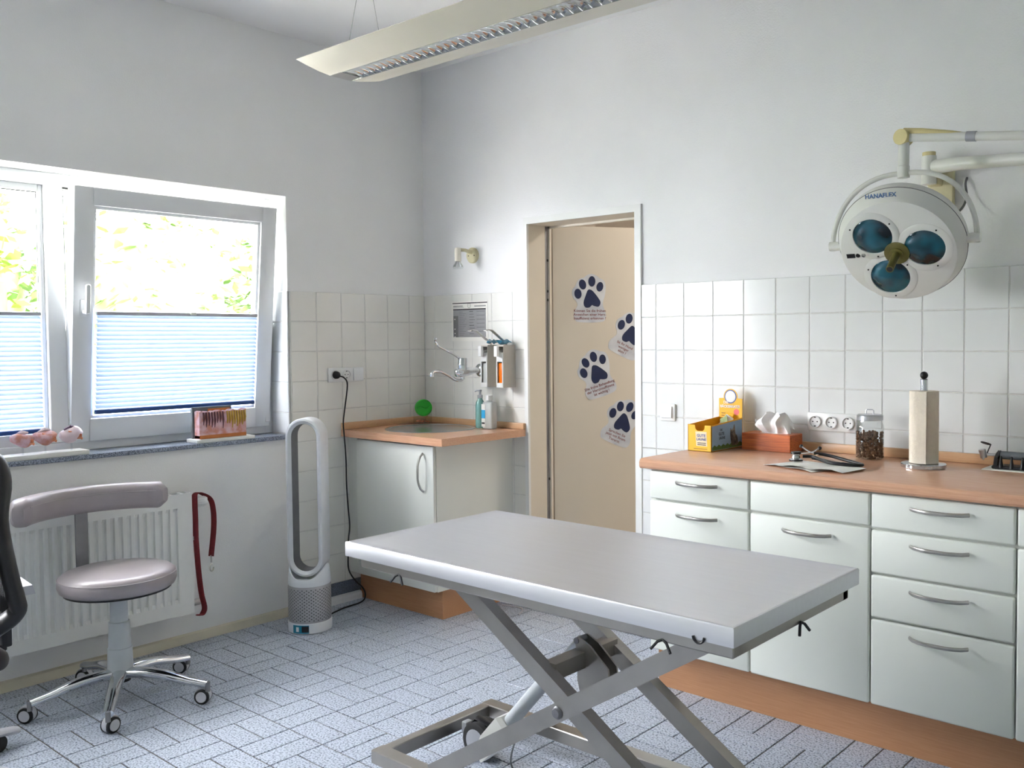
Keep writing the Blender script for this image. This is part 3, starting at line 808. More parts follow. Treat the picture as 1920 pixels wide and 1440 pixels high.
B().lathe([(.028,.36),(.028,.22),(.036,.21),(.036,.08)], (OX,OY,0), n=24).build('gas_column', 'black_plastic', oc)
for s, yy in ((1,-2.425),(-1,-2.95)):
    a = B().box(.80, .84, yy-.015, yy+.015, .42, .60, .006, 2).box(.80,.84,yy-.06*s,yy,.41,.43,.004,1).build('armrest', 'black_plastic', oc)
    B().loft([[Vector((.72+.30*t, yy-.045*wd, .60+hz)) if k == 0 else Vector((.72+.30*t, yy+.045*wd, .60+hz)) if k == 1 else Vector((.72+.30*t, yy+.035*wd, .628+hz)) if k == 2 else Vector((.72+.30*t, yy-.035*wd, .628+hz)) for k in range(4)] for t, wd, hz in ((-.45,.6,.0),(-.2,1,.006),(.5,1,.008),(.85,.8,.004))]).build('arm_pad', 'arm_grey', a, angle=60)
for k in range(5):
    a = math.radians(118+72*k); d = Vector((math.cos(a), math.sin(a), 0)); L_ = .395 if k == 0 else .33
    pts = [Vector((OX,OY,.095))+d*t*L_+Vector((0,0,-.055*t*t)) for t in arc(.05,1,8)]
    B().tube(pts, [.030-.008*i/7 for i in range(8)], n=10, flat=(1.1,.6), upv=d.cross(Z_)).build('leg', 'arm_grey', oc)
    wc = Vector((OX,OY,.026))+d*L_*.80
    B().lathe([(.006,-.02),(.026,-.02),(.026,.02),(.006,.02)], wc, axis=d.cross(Z_), n=20).build('caster', 'rubber', oc)

# ---- radiator
rd = thing('radiator', 'white ribbed panel radiator below the window', 'radiator', (.09,-2.1,.165))
RY0, RY1, RZ0, RZ1 = -2.74, -1.452, .166, .697
b = B()
pitch = .0333; prof = [(.118, RY0)]
prof = []
y = RY1-.030
segs = int((RY1-.03-(RY0+.03))/pitch)
loop = []
for i in range(segs):
    y0 = RY0+.03+i*pitch
    loop += [(y0, .0), (y0+.006, .0), (y0+.010, -.008), (y0+.023, -.008), (y0+.027, .0)]
loop += [(RY0+.03+segs*pitch, 0)]
zs = [(RZ0+.055, 0), (RZ0+.070, 1), (RZ1-.075, 1), (RZ1-.060, 0)]
rows_ = [[Vector((.122+d*k, yy, z)) for yy, d in loop] for z, k in zs]
b.loft(rows_, closed=False, caps=False)
b.box(.112, .1222, RY0, RY1, RZ0, RZ0+.055); b.box(.112, .1222, RY0, RY1, RZ1-.060, RZ1)
b.box(.112, .1222, RY0, RY0+.03, RZ0+.055, RZ1-.06); b.box(.112, .1222, RY0+.03+segs*pitch, RY1, RZ0+.055, RZ1-.06)
b.build('front_panel', 'radiator_white', rd, angle=25)
B().box(.050, .060, RY0, RY1, RZ0+.01, RZ1-.01).box(.06, .112, RY1-.004, RY1+.001, RZ0+.005, RZ1).box(.06,.112,RY0,RY0+.004,RZ0+.005,RZ1).build('side_cover', 'radiator_white', rd, angle=0)
b = B()
for i in range(26):
    yy = RY0+.02+i*(RY1-RY0-.06)/25; b.box(.060, .114, yy, yy+.012, RZ1-.006, RZ1-.001)
b.box(.058,.064,RY0,RY1,RZ1-.012,RZ1); b.build('top_grille', 'radiator_white', rd, angle=0)
v = B().cyl((.085,RY1,.650),(.085,RY1+.028,.650),.013).cyl((.085,RY1+.012,.650),(.03,RY1+.012,.650),.009).build('valve', 'dark_silver', rd)
b = B().lathe([(.018,0),(.022,.004),(.023,.030),(.021,.048),(.016,.055),(.0001,.056)], (.085,RY1+.028,.650), axis=(.35,.93,0), n=28)
for k in range(14):
    a = 2*math.pi*k/14; u, v2 = frame_of((.35,.93,0)); dr_ = u*math.cos(a)+v2*math.sin(a); o_ = Vector((.085,RY1+.028,.650)); ax = Vector((.35,.93,0)).normalized()
    b.cyl(o_+dr_*.0225+ax*.016, o_+dr_*.0218+ax*.042, .002, n=6)
b.build('thermostat_head', 'frame_white', rd)
B().cyl((.085,RY1,.200),(.085,RY1+.045,.200),.015).cyl((.085,RY1+.03,.200),(.01,RY1+.03,.200),.009).build('return_valve', 'brushed_nickel', rd)

# ---- tower fan
FA = math.radians(-54)
fan = thing('tower_fan', 'silver and white bladeless tower fan standing on the floor', 'fan', (.262,-.958,0), FA+math.pi/2)
# local: -y is front
B().lathe([(.094,0),(.100,.003),(.101,.046),(.099,.050)], n=48).build('base', 'fan_white', fan, local=True)
B().lathe([(.097,.050),(.098,.054),(.098,.214),(.096,.219)], n=56).build('filter_shroud', 'mesh_grey', fan, local=True)
b = B()
for r_ in range(20):
    z = .062+r_*.0075
    for k in range(60):
        if (k+r_) % 2: continue
        a = 2*math.pi*k/60
        if math.sin(a) > .35: continue
        o_ = Vector((.0983*math.cos(a), .0983*math.sin(a), z)); t_ = Vector((-math.sin(a), math.cos(a), 0))
        b.add([o_-t_*.0028-Z_*.0018, o_+t_*.0028-Z_*.0018, o_+t_*.0028+Z_*.0018, o_-t_*.0028+Z_*.0018], [(0,1,2,3)])
b.build('perforations', 'black_plastic', fan, local=True, angle=0)['kind'] = 'stuff'
b = B(); rg = []
for rr_, fz in ((.096, lambda s: .219), (.0975, lambda s: .223), (.096, lambda s: .240+.020*s), (.091, lambda s: .252+.058*s), (.086, lambda s: .252+.062*s), (.070, lambda s: .246), (.002, lambda s: .244)):
    rg.append([Vector((rr_*math.cos(a_), rr_*math.sin(a_), fz(abs(math.cos(a_))**3))) for a_ in [2*math.pi*i/48 for i in range(48)]])
b.loft(rg).build('collar', 'fan_white', fan, local=True, angle=50)
def stadium(w_, z0, z1, n=14):
    r = w_; pts = []
    for a in arc(0, math.pi, n): pts.append((r*math.cos(a), z1-r+r*math.sin(a)))
    for a in arc(math.pi, 2*math.pi, n): pts.append((r*math.cos(a), z0+r+r*math.sin(a)))
    return pts
prof = [(0,.003,-.052),(.010,.0,-.045),(.020,.003,.0),(.019,.003,.05),(.012,.004,.056)]  # (inset, _, depth)
rings = []
def stad3(w_, z0, z1, y): return [Vector((p[0], y, p[1])) for p in stadium(w_, z0, z1)]
outer = (.086, .256, 1.000); 
def ring_at(inset, y): return stad3(outer[0]-inset, outer[1]+inset, outer[2]-inset, y)
rs = [ring_at(.004,-.050), ring_at(0,-.044), ring_at(0,.046), ring_at(.003,.052), ring_at(.016,.052), ring_at(.027,.040), ring_at(.030,.0), ring_at(.026,-.040), ring_at(.012,-.052), ring_at(.004,-.050)]
B().loft(rs, closed=True, caps=False).build('air_loop', 'fan_silver', fan, local=True, angle=40)
b = B(); b.loft([ring_at(.0265,-.0405), ring_at(.0305,0), ring_at(.0275,.0395)], closed=True, caps=False); 
b.build('inner_lip', 'dark_silver', fan, local=True, angle=40)
b = B()
for a in arc(-2.3, -1.7, 9): pass
aa = [math.radians(x_) for x_ in range(-118, -61, 6)]
b = B(); b.loft([[Vector((.1018*math.cos(a), .1018*math.sin(a), z)) for a in aa] for z in (.006,.044)], closed=False, caps=False); b.build('front_label', 'teal', fan, local=True)
aa = [math.radians(x_) for x_ in range(-92, -73, 3)]
b = B(); b.loft([[Vector((.1023*math.cos(a), .1023*math.sin(a), z)) for a in aa] for z in (.012,.040)], closed=False, caps=False); b.build('display', 'black_plastic', fan, local=True)
aa = [math.radians(x_) for x_ in range(-73, -58, 3)]
b = B(); b.loft([[Vector((.1024*math.cos(a), .1024*math.sin(a), z)) for a in aa] for z in (.006,.044)], closed=False, caps=False); b.build('display_rim', 'fan_white', fan, local=True)
aa = [math.radians(x_) for x_ in range(-108, -99, 2)]
b = B(); b.loft([[Vector((.1024*math.cos(a), .1024*math.sin(a), z)) for a in aa] for z in (.014,.036)], closed=False, caps=False); b.build('label_mark', 'fan_white', fan, local=True)

# ---- suspended ceiling light
LX0, LX1, LY, LZ = .91, 3.25, -1.206, 2.40
cl = thing('pendant_light', 'long cream suspended ceiling light with a mirrored louvre', 'lamp', ((LX0+LX1)/2, LY, LZ))
hw = .200
def wing(x):
    top = [(-hw,.030),(-hw+.004,.034),(-.10,.030),(0,.06),(.10,.030),(hw-.004,.034),(hw,.030)]
    bot = [(.15,.0175),(.10,.007),(.052,.001),(.050,.0),(.050,.018),(-.050,.018),(-.050,0),(-.052,.001),(-.10,.007),(-.15,.0175)]
    return [Vector((x, LY+p[0], LZ+p[1])) for p in top+bot]
B().loft([wing(LX0), wing(LX1)]).build('housing', 'cream_enamel', cl, angle=30)
b = B().box(LX0+.02, LX1-.02, LY-.050, LY-.047, LZ-.002, LZ+.018).box(LX0+.02, LX1-.02, LY+.047, LY+.050, LZ-.002, LZ+.018).box(LX0+.004, LX0+.075, LY-.05, LY+.05, LZ-.001, LZ+.004).box(LX1-.075, LX1-.004, LY-.05, LY+.05, LZ-.001, LZ+.004)
b.build('louvre_frame', 'steel', cl, angle=0)
nl = 56
x_ = LX0+.085; stp = (LX1-LX0-.17)/nl
lb = B(); seg = []
for k in range(7):
    yy = -.047+.094*k/6; seg.append(yy)
lm = bpy.data.meshes.new('louvre_blade')
vs = []; fs = []; NH = 5
for s in (-1,1):
    for yy in seg:
        for h in range(NH):
            t_ = h/(NH-1); vs.append((s*(.0008+.0125*t_**2), yy, -.002+.010*(1-abs(yy/.047)**2)*.6+.017*t_))
for q in (0,1):
    o_ = q*7*NH
    for k in range(6):
        for h in range(NH-1):
            fs.append((o_+k*NH+h, o_+(k+1)*NH+h, o_+(k+1)*NH+h+1, o_+k*NH+h+1))
for k in range(6): fs.append((k*NH, 7*NH+k*NH, 7*NH+(k+1)*NH, (k+1)*NH))
lm.from_pydata(vs, [], fs); lm.materials.append(M['chrome'])
for p_ in lm.polygons: p_.use_smooth = True
lm.set_sharp_from_angle(angle=math.radians(50))
for i in range(nl+1):
    share('louvre_blade', lm, cl, Vector((x_+i*stp, LY, LZ))-cl.location)
B().cyl((LX0+.09,LY,LZ+.031),(LX1-.09,LY,LZ+.031),.008).build('tube', 'frame_white', cl)
for xc in (1.08, 3.05):
    for s in (-1,1): B().cyl((xc,LY,2.847),(xc+s*.118-.02,LY,LZ+.045),.0014,n=6).build('suspension_wire', 'steel', cl)
    B().lathe([(.028,0),(.028,-.012),(.01,-.02)], (xc,LY,2.847)).build('ceiling_rose', 'frame_white', cl)

# ---- surgical lamp on a double wall arm
sl = thing('surgical_lamp', 'white three lens surgical lamp on a double wall arm', 'lamp', (2.86,-.012,1.90))
n_ = Vector((.075,-.812,-.579)).normalized(); hc = Vector((2.852,-.420,1.638))
ha = n_.cross(Z_).normalized()*-1           # horizontal axis
if ha.x < 0: ha = -ha
hb = ha.cross(n_).normalized()
if hb.z < 0: hb = -hb
B().lathe([(.0001,.0),(.176,.0),(.186,-.003),(.191,-.012),(.206,-.050),(.209,-.056)], hc, axis=n_, n=64).build('face', 'lamp_white', sl, angle=30)
B().lathe([(.2085,-.0575),(.209,-.060),(.207,-.092),(.198,-.106),(.16,-.118),(.0001,-.122)], hc, axis=n_, n=64).build('rear_cover', 'lamp_white', sl, angle=40)
B().lathe([(.2095,-.0555),(.2105,-.0565),(.2095,-.058)], hc, axis=n_, n=64).build('seam_band', 'print_mid', sl)
def on_face(u, v, d=0): return hc+ha*u+hb*v+n_*d
lens = [(-.062,.070), (.098,-.006), (-.034,-.098)]
lens = [(-.070,.066), (.090,.012), (-.036,-.092)]
for u, v in lens:
    r_ = B().lathe([(.088,.0),(.088,.002),(.084,.004),(.0655,.004),(.064,.002),(.064,.0)], on_face(u,v,-.001), axis=n_, n=48).build('lens_ring', 'lamp_white', sl)
    B().lathe([(.064,.0),(.060,.003),(.035,.008),(.0001,.010)], on_face(u,v,0), axis=n_, n=40).build('lens', 'lamp_lens', r_, angle=80)
    for k in range(3):
        a = math.radians(35+120*k+(20 if u > 0 else 0)); B().lathe([(.0001,.0048),(.0028,.0045),(.0028,.003)], on_face(u+.076*math.cos(a), v+.076*math.sin(a), 0), axis=n_, n=10).build('screw', 'black_plastic', r_)
hd = B().lathe([(.041,.004),(.041,.007),(.036,.009),(.022,.010),(.022,.016),(.0001,.016)], hc, axis=n_, n=32).build('handle_flange', 'olive', sl)
B().cyl(hc+n_*.014, hc+n_*.105, .0125, .0125, n=20).build('sterile_handle', 'olive', hd)
B().lathe([(.0001,.1055),(.0095,.1055),(.0095,.104)], hc, axis=n_, n=16).build('handle_bore', 'black_plastic', hd)
cp = B()
cp.prism([(-.014,-.008),(.014,-.008),(.014,.008),(-.014,.008)], on_face(-.155,-.004,.0002), ha, hb, n_, .0015)
cp.build('control_plate', 'black_plastic', sl, angle=0)
for u in (-.130,-.111): B().lathe([(.0075,.0),(.0075,.003),(.0001,.003)], on_face(u,-.003,.0), axis=n_, n=16).build('control_knob', 'black_plastic', sl)
B().lathe([(.004,0),(.004,.003),(.0001,.003)], on_face(-.096,-.003,0), axis=n_, n=12).build('indicator', 'skin_pale', sl)
# brand lettering on the sloped rim
tv = (hb*.92-n_*.39).normalized()
rim = hc+(hb*.197-n_*.030)+ha*-.028
nrm = ha.cross(tv)
if nrm.dot(n_) < 0: nrm = -nrm
text_b('HANAFLEX', .020, rim+nrm*.006, ha, tv, bold=.0006).build('lettering', 'blue_text', sl, angle=0)
# yoke
pm = hc-n_*.065
yk = []
for a in arc(math.radians(-4), math.radians(184), 33):
    ca, sa = math.cos(a), math.sin(a)
    yk.append(pm+ha*.236*math.copysign(abs(ca)**.8, ca)+(Z_*.98+Y_*.05).normalized()*.232*max(sa,-.1)**1 if sa > 0 else pm+ha*.236*ca+Z_*.232*sa)
B().tube(yk, .0085, n=10).build('yoke', 'lamp_white', sl)
for s in (-1,1): B().cyl(pm+ha*.204*s, pm+ha*.246*s, .016, n=20).build('yoke_pivot', 'lamp_white', sl)
yt = yk[16]
el = yt+Vector((.0,.0,.118))
B().cyl(yt-Z_*.016, yt+Z_*.022, .020, n=24).build('swivel_cap', 'lamp_white', sl)
B().cyl(yt+Z_*.023, el, .0185, n=24).build('drop_tube', 'lamp_white', sl)
jn = Vector((3.80,-.36,1.905))
ed = (jn-el).normalized()
eb = B().cyl(el-Vector((-.2,-.98,0)).normalized()*.022, el+Vector((-.2,-.98,0)).normalized()*.022, .026, n=28)
eb.loft([[el+ed*t+Z_*zz for zz in ()] for t in ()]) if False else None
eb.build('elbow', 'aged_plastic', sl)
B().tube([el+ed*.0+Z_*.020, el+ed*.06+Z_*.018, el+ed*.16+Z_*.010, el+ed*.21+Z_*.004], [.012,.012,.010,.008], n=10).build('cable_cover', 'aged_plastic', sl)
B().cyl(el, jn, .0145, n=20).build('spring_arm', 'lamp_white', sl)
B().cyl(el+ed*.205, el+ed*.235, .0165, n=20).build('arm_collar', 'satin_silver', sl)
bp = Vector((2.838,-.085,1.965))
B().cyl(bp+Z_*.038, bp-Z_*.062, .026, n=28).build('wall_post', 'lamp_white', sl)
B().cyl(bp+Z_*.052, bp+Z_*.038, .023, n=28).build('post_cap', 'aged_plastic', sl)
B().tube([bp+Vector((.02,0,-.002)), bp+Vector((.12,-.03,-.006)), jn+Vector((0,0,-.03))], [.026,.023,.017], n=16).build('extension_arm', 'lamp_white', sl)
B().box(2.815, 2.905, -.035, -.002, 1.80, 1.995, .006, 2).box(2.825,2.87,-.075,-.03,1.90,1.955,.004,1).build('wall_bracket', 'bracket_cream', sl)
B().cyl(jn+Z_*.03, jn-Z_*.06, .024, n=24).build('arm_joint', 'lamp_white', sl)
B().tube(spline([(2.945,-.003,1.925),(2.945,-.02,1.90),(2.952,-.03,1.85),(2.945,-.07,1.805),(2.925,-.14,1.775),(2.90,-.22,1.745),(2.89,-.30,1.70)]), .0042, n=8).build('supply_cable', 'print_mid', sl)
# ================================================================== SMALLER THINGS
# ---- pleated blinds
def blind(label, y0, y1, z0, z1, x, mt=None, tab=None):
    t = thing('pleated_blind', label, 'blind', (x, (y0+y1)/2, z0), group='blue pleated blinds on the window')
    def put(b):
        if mt: b.v = [tuple(mt @ Vector(v)) for v in b.v]
        return b
    put(B().box(x-.006, x+.010, y0, y1, z1-.016, z1, .002, 1)).build('top_rail', 'satin_silver', t)
    put(B().box(x-.006, x+.012, y0, y1, z0, z0+.018, .003, 1)).build('bottom_rail', 'dark_blue', t)
    b = B(); n = 2*int((z1-z0-.034)/.019)
    rows_ = []
    for i in range(n+1):
        z = z0+.018+(z1-z0-.034)*i/n; xo = x+(.011 if i % 2 else -.005)
        rows_.append([Vector((xo, yy, z)) for yy in (y0+.002, y1-.002)])
    b.loft(rows_, closed=False, caps=False); put(b).build('fabric', 'blind_fabric', t, angle=0)
    if tab: put(B().box(x+.009, x+.016, tab-.014, tab+.014, z1-.012, z1+.002, .002, 1)).build('pull_tab', 'lamp_white', t)
    return t
blind('blue pleated blind on the tilted right sash', sy0+.092, sy1-.092, sz0+.118, 1.497, X1+.004, TILT, -1.33)
blind('blue pleated blind on the fixed left pane', gy0+.004, gy1-.004, gz0+.0, 1.487, -.160)

# ---- wall sockets and switches
def socket_face(b_plate, parent, c, u, w_, r=.0195):
    """round recessed schuko insert; c centre on plate face, u along wall, w_ out of wall"""
    c, u, w_ = Vector(c), Vector(u), Vector(w_)
    i = B().lathe([(.025,0),(.025,.006),(.022,.007),(.0200,.005),(.0195,.0010),(.0001,.0008)], c, axis=w_, n=28).build('insert', 'frame_white', parent)
    b = B()
    for s in (-1,1): b.lathe([(.0001,.0005),(.0027,.0005),(.0027,-.001)], c+u*.0095*s+w_*.0012, axis=w_, n=10)
    for s in (-1,1): b.prism([(-.0035,-.002),(.0035,-.002),(.0035,.002),(-.0035,.002)], c+Z_*.0175*s+w_*.001, u, Z_, w_, .003)
    b.build('contacts', 'black_plastic', i, angle=0)
ss = thing('socket_strip', 'white triple wall socket above the long counter', 'socket', (2.442,-.008,.986))
B().box(2.339, 2.546, -.020, -.008, .985, 1.058, .004, 2).build('plate', 'frame_white', ss)
for x in (2.373,2.442,2.511): socket_face(None, ss, (x,-.0205,1.0215), X_, -Y_)
so = thing('socket_switch_strip', 'white wall socket and switch plate left of the corner sink', 'socket', (.008,-.549,1.144))
B().box(.008, .020, -.661, -.441, 1.145, 1.219, .004, 2).build('plate', 'frame_white', so)
for y in (-.622,-.552): socket_face(None, so, (.0205,y,1.182), Y_, X_)
B().box(.020, .026, -.510, -.446, 1.150, 1.214, .003, 2).build('rocker', 'pvc_white', so)
ls = thing('light_switch', 'square white light switch on the tiles right of the door', 'switch', (1.659,-.008,.986))
B().box(1.618, 1.700, -.019, -.008, .986, 1.064, .004, 2).build('plate', 'frame_white', ls)
B().prism([(-.019,.999),(-.028,1.003),(-.024,1.052),(-.019,1.052)], (1.632,0,0), Y_, Z_, X_, .054).build('rocker', 'pvc_white', ls, angle=20)

# ---- power cord from the left wall socket to the floor
pc = thing('power_cord', 'black power cord hanging from the wall socket down to the floor', 'cord', (.05,-.60,0))
B().lathe([(.0185,0),(.0185,.020),(.012,.030),(.006,.034)], (.0215,-.622,1.182), axis=X_, n=24).build('plug', 'black_plastic', pc)
pts = spline([(.052,-.622,1.178),(.066,-.60,1.168),(.062,-.578,1.13),(.045,-.585,1.00),(.05,-.598,.94),(.06,-.602,.88),(.07,-.603,.80),(.05,-.585,.72),(.06,-.592,.62),(.060,-.585,.50),(.05,-.570,.40),(.045,-.575,.33),(.06,-.590,.25),(.055,-.583,.17),(.070,-.553,.11),(.075,-.515,.07),(.09,-.508,.03),(.11,-.55,.006),(.13,-.68,.006),(.19,-.84,.006)], 5)
B().tube(pts, .0038, n=8).build('cable', 'black_plastic', pc)

# ---- things on the window sill
ep = thing('ear_model_stand', 'white plate with three pink ear models on clear rods', 'anatomical model', (-.035,-2.0,.897))
B().box(-.085, .010, -2.17, -1.828, .897, .916, .002, 2).build('plate', 'lamp_white', ep)
def ear(c, s, rot):
    rings = []
    for i in range(13):
        t = i/12; w_ = math.sin(math.pi*min(1,t*.9+.08))**.7
        off = Vector((.012*math.sin(t*3), (t-.5)*.088, .006*math.cos(t*5+rot)))
        rings.append([Vector(c)+off+Vector((.026*w_*math.cos(a)*s*(1+.15*math.sin(3*a+rot)), 0, .031*w_*math.sin(a)*s*(1+.12*math.cos(2*a+rot)))) for a in [2*math.pi*k/14 for k in range(14)]])
    return B().loft(rings)
for k, (yy, zz, rot) in enumerate(((-2.068,.977,0),(-1.985,.982,.9),(-1.886,.984,2.1))):
    c = (-.022, yy, zz)
    e = ear(c, 1, rot).build('ear_model', 'skin_pink' if k < 2 else 'skin_pale', ep, angle=60)
    b = B()
    for q in range(4): b.tube([(c[0]+.026, yy-.020+.010*q, zz+.014-.010*q), (c[0]+.030, yy+.008+.008*q, zz+.006-.008*q), (c[0]+.026, yy+.030, zz-.004-.006*q)], .0035, n=6)
    b.build('canal', 'skin_orange', e)
    B().tube([(c[0]+.006, yy-.030, zz+.018), (c[0]+.012, yy-.006, zz+.031), (c[0]+.004, yy+.018, zz+.026)], [.004,.008,.004], n=8).build('cartilage', 'skin_purple' if k == 2 else 'skin_pale', e)
    B().cyl((-.022,yy,.916),(-.022,yy,zz-.024),.004,n=10).build('rod', 'clear_rod', ep)
sp = thing('skin_model', 'pink and yellow layered skin model on a white plate', 'anatomical model', (-.03,-1.24,.897))
B().box(-.085, .014, -1.365, -1.075, .897, .913, .003, 2).build('plate', 'lamp_white', sp)
b = B(); n = 22
tp = [(.1235+.004*math.sin(i*2.1)+.003*math.sin(i*.9)) for i in range(n+1)]
poly = [(-1.342,.0)]+[(-1.342+.232*i/n, tp[i]) for i in range(n+1)]+[(-1.110,.0)]
b.prism(poly, (-.050,0,.913), Y_, Z_, X_, .045); blk = b.build('block', 'skin_pink', sp, angle=20)
random.seed(3)
for i in range(8):
    y = -1.322+.095*i/7; L_ = random.uniform(.05,.085)
    B().tube([(-.005,y,.913+.122),(-.003,y+.002,.913+.122-L_*.5),(-.005,y,.913+.122-L_)],[.0042,.0048,.0015],n=6).build('hair_root','drip_brown',blk)
for i in range(8):
    y = -1.205+.088*i/7; L_ = random.uniform(.05,.08)
    B().tube([(-.005,y,.913+.122),(-.003,y+.002,.913+.122-L_*.6),(-.005,y,.913+.122-L_)],[.0048,.0052,.002],n=6).build('gland','drip_yellow',blk)
B().box(-.051, -.003, -1.342, -1.110, .913, .930, .002, 1).build('fat_layer', 'wax_orange', blk)
B().box(-.072, -.054, -1.350, -1.155, .913, 1.058, .003, 1).build('rear_slab', 'slate_card', sp)
B().box(-.0535, -.0525, -1.275, -1.165, 1.005, 1.048).build('rear_stripe', 'wax_orange', sp, angle=0)

# ---- dog leash hung over the radiator valve
le = thing('dog_leash', 'dark red dog leash hanging from the radiator thermostat', 'leash', (.10,-1.42,.14))
B().tube(spline([(.118,-1.367,.40),(.118,-1.352,.52),(.115,-1.350,.60),(.112,-1.362,.655),(.100,-1.398,.684),(.100,-1.425,.685),(.118,-1.437,.655),(.126,-1.440,.58),(.126,-1.440,.50),(.126,-1.436,.42),(.126,-1.430,.33),(.122,-1.418,.24),(.118,-1.405,.19),(.118,-1.405,.165),(.118,-1.418,.148),(.125,-1.440,.152)],6), .0125, n=8, flat=(1,.28), upv=(.77,.64,0)).build('strap', 'red_nylon', le)
b = B().tube([(.120+.0*math.sin(a), -1.440+.009*math.cos(a), .495+.010*math.sin(a)) for a in arc(0, 2*math.pi*15/16, 16)], .002, n=6, closed=True); b.build('ring', 'brushed_nickel', le)
b = B().cyl((.118,-1.367,.405),(.118,-1.367,.372),.004,n=8).tube([(.118,-1.366+.009*math.cos(a),.348+.016*math.sin(a)) for a in arc(1.2, 1.2+5.2, 16)], .0028, n=6)
b.build('clip', 'brushed_nickel', le)

# ---- items around the corner sink
fc = thing('wall_mixer_tap', 'chrome wall mixer tap with long elbow lever over the sink', 'tap', (.449,-.008,1.19))
fx = .449
B().lathe([(.034,0),(.034,.004),(.026,.012),(.016,.014),(.016,.05)], (fx,-.008,1.195), axis=(0,-1,0), n=28).build('wall_rose', 'chrome', fc)
B().tube([(fx,-.04,1.195),(fx,-.07,1.194),(fx,-.10,1.190),(fx,-.145,1.188),(fx,-.175,1.187),(fx,-.186,1.187)],[.013,.020,.024,.026,.022,.008],n=20).build('body', 'chrome', fc)
B().cyl((fx,-.135,1.20),(fx,-.135,1.225),.024,n=28).cyl((fx,-.135,1.225),(fx,-.132,1.262),.0255,.024,n=28).build('cartridge_cap', 'chrome', fc)
B().tube(spline([(fx,-.150,1.258),(fx,-.20,1.285),(fx,-.26,1.310),(fx,-.295,1.325),(fx,-.315,1.345),(fx,-.322,1.362),(fx,-.312,1.366)]), [.006]*37, n=8).build('lever', 'chrome', fc)
b = B().tube(spline([(fx,-.135,1.165),(fx,-.138,1.150),(fx,-.155,1.146),(fx,-.19,1.152),(fx,-.24,1.178),(fx,-.285,1.196),(fx,-.325,1.198),(fx,-.343,1.190),(fx,-.345,1.178)]), .0085, n=10)
b.cyl((fx,-.345,1.182),(fx,-.345,1.172),.011,n=14).cyl((fx,-.135,1.18),(fx,-.135,1.15),.012,n=14)
b.build('spout', 'chrome', fc)

def dispenser(label, x0, fill):
    x1 = x0+.052
    t = thing('soap_dispenser', label, 'dispenser', ((x0+x1)/2,-.008,1.112), group='wall dispensers beside the tap')
    b = B()
    b.box(x0, x0+.004, -.096, -.008, 1.112, 1.330, .001, 1); b.box(x1-.004, x1, -.096, -.008, 1.112, 1.330, .001, 1)
    b.box(x0+.0042, x1-.0042, -.0955, -.0145, 1.1125, 1.118); b.box(x0+.0042, x1-.0042, -.0955, -.0145, 1.322, 1.3295); b.box(x0+.0042,x1-.0042,-.014,-.0085,1.1125,1.3295)
    b.build('housing', 'dispenser_beige', t, angle=20)
    b = B().box(x0+.003, x1-.003, -.1, -.094, 1.112, 1.136, .001, 1).box(x0+.003, x1-.003, -.1, -.094, 1.244, 1.292, .001, 1).box(x0+.003, x0+.008, -.1, -.094, 1.13, 1.25).box(x1-.008, x1-.003, -.1, -.094, 1.13, 1.25)
    b.build('front_panel', 'frame_white', t, angle=20)
    B().box(x0+.008, x1-.007, -.091, -.030, 1.120, 1.238, .006, 3).build('bottle', fill, t)
    b = B().cyl((x0+.026,-.06,1.300),(x0+.026,-.112,1.296),.005,n=10).box(x0+.012,x0+.036,-.128,-.110,1.270,1.325,.004,2)
    b.build('spout', 'frame_white', t)
    b = B().tube([(x0+.026,-.045,1.328),(x0+.026,-.050,1.347)],.004,n=8)
    b.loft([[Vector((x0+.026+s*.011, yy, zz+h)) for s, h in ((-1,-.0015),(1,-.0015),(1,.0015),(-1,.0015))] for yy, zz in ((-.035,1.345),(-.075,1.355),(-.155,1.405),(-.185,1.408),(-.20,1.402))])
    b.build('elbow_lever', 'brushed_nickel', t, angle=40)
    return t
dispenser('wall dispenser with a clear empty looking bottle nearer the tap', .546, 'frosted_plastic')
dispenser('wall dispenser with an orange bottle next to the door frame', .660, 'orange_liquid')
random.seed(5)
b = B(); rows_ = []
for i in range(9):
    rows_.append([Vector((.565+.15*i/8, -.035-.010*j+random.uniform(-.004,.004), 1.345+.010*math.sin(i*1.3+j)+random.uniform(-.004,.006))) for j in range(5)])
b.loft(rows_, closed=False, caps=False)
tag(b.build('plastic_film', 'blue_film', angle=180), 'crumpled blue plastic film lying on the wall dispensers', 'film')

hp = thing('hygiene_plan', 'grey printed hygiene plan sheet taped on tiles above the tap', 'poster', (.373,-.009,1.355))
PX0, PX1, PZ0, PZ1 = .234, .514, 1.350, 1.564
B().box(PX0, PX1, -.0098, -.0088, PZ0, PZ1).build('sheet', 'paper', hp, angle=0)
def pr(nm, x0, x1, z0, z1, m_, lay=0): 
    B().box(PX0+(PX1-PX0)*x0, PX0+(PX1-PX0)*x1, -.0101-lay*.0003, -.0098, PZ1-(PZ1-PZ0)*z1, PZ1-(PZ1-PZ0)*z0).build(nm, m_, hp, angle=0)
pr('rule', .03,.99,.03,.055,'print_dark'); pr('rule',.05,.95,.185,.215,'print_dark',1)
pr('table_block', .05,.95,.215,.90,'print_grey'); pr('column', .05,.19,.36,.90,'print_mid',1)
pr('text_line', .05,.32,.105,.12,'print_dark'); pr('text_line', .05,.34,.14,.15,'print_mid'); pr('text_line',.64,.95,.11,.14,'print_grey')
for k in range(14): pr('text_line', .22,.22+.10+.12*((k*37)%10)/10,.26+.045*k,.268+.045*k,'print_mid',1)
for k in range(9): pr('text_line', .50,.50+.10+.06*((k*53)%10)/10,.25+.07*k,.262+.07*k,'print_dark' if k in (0,5,7) else 'print_mid',1)
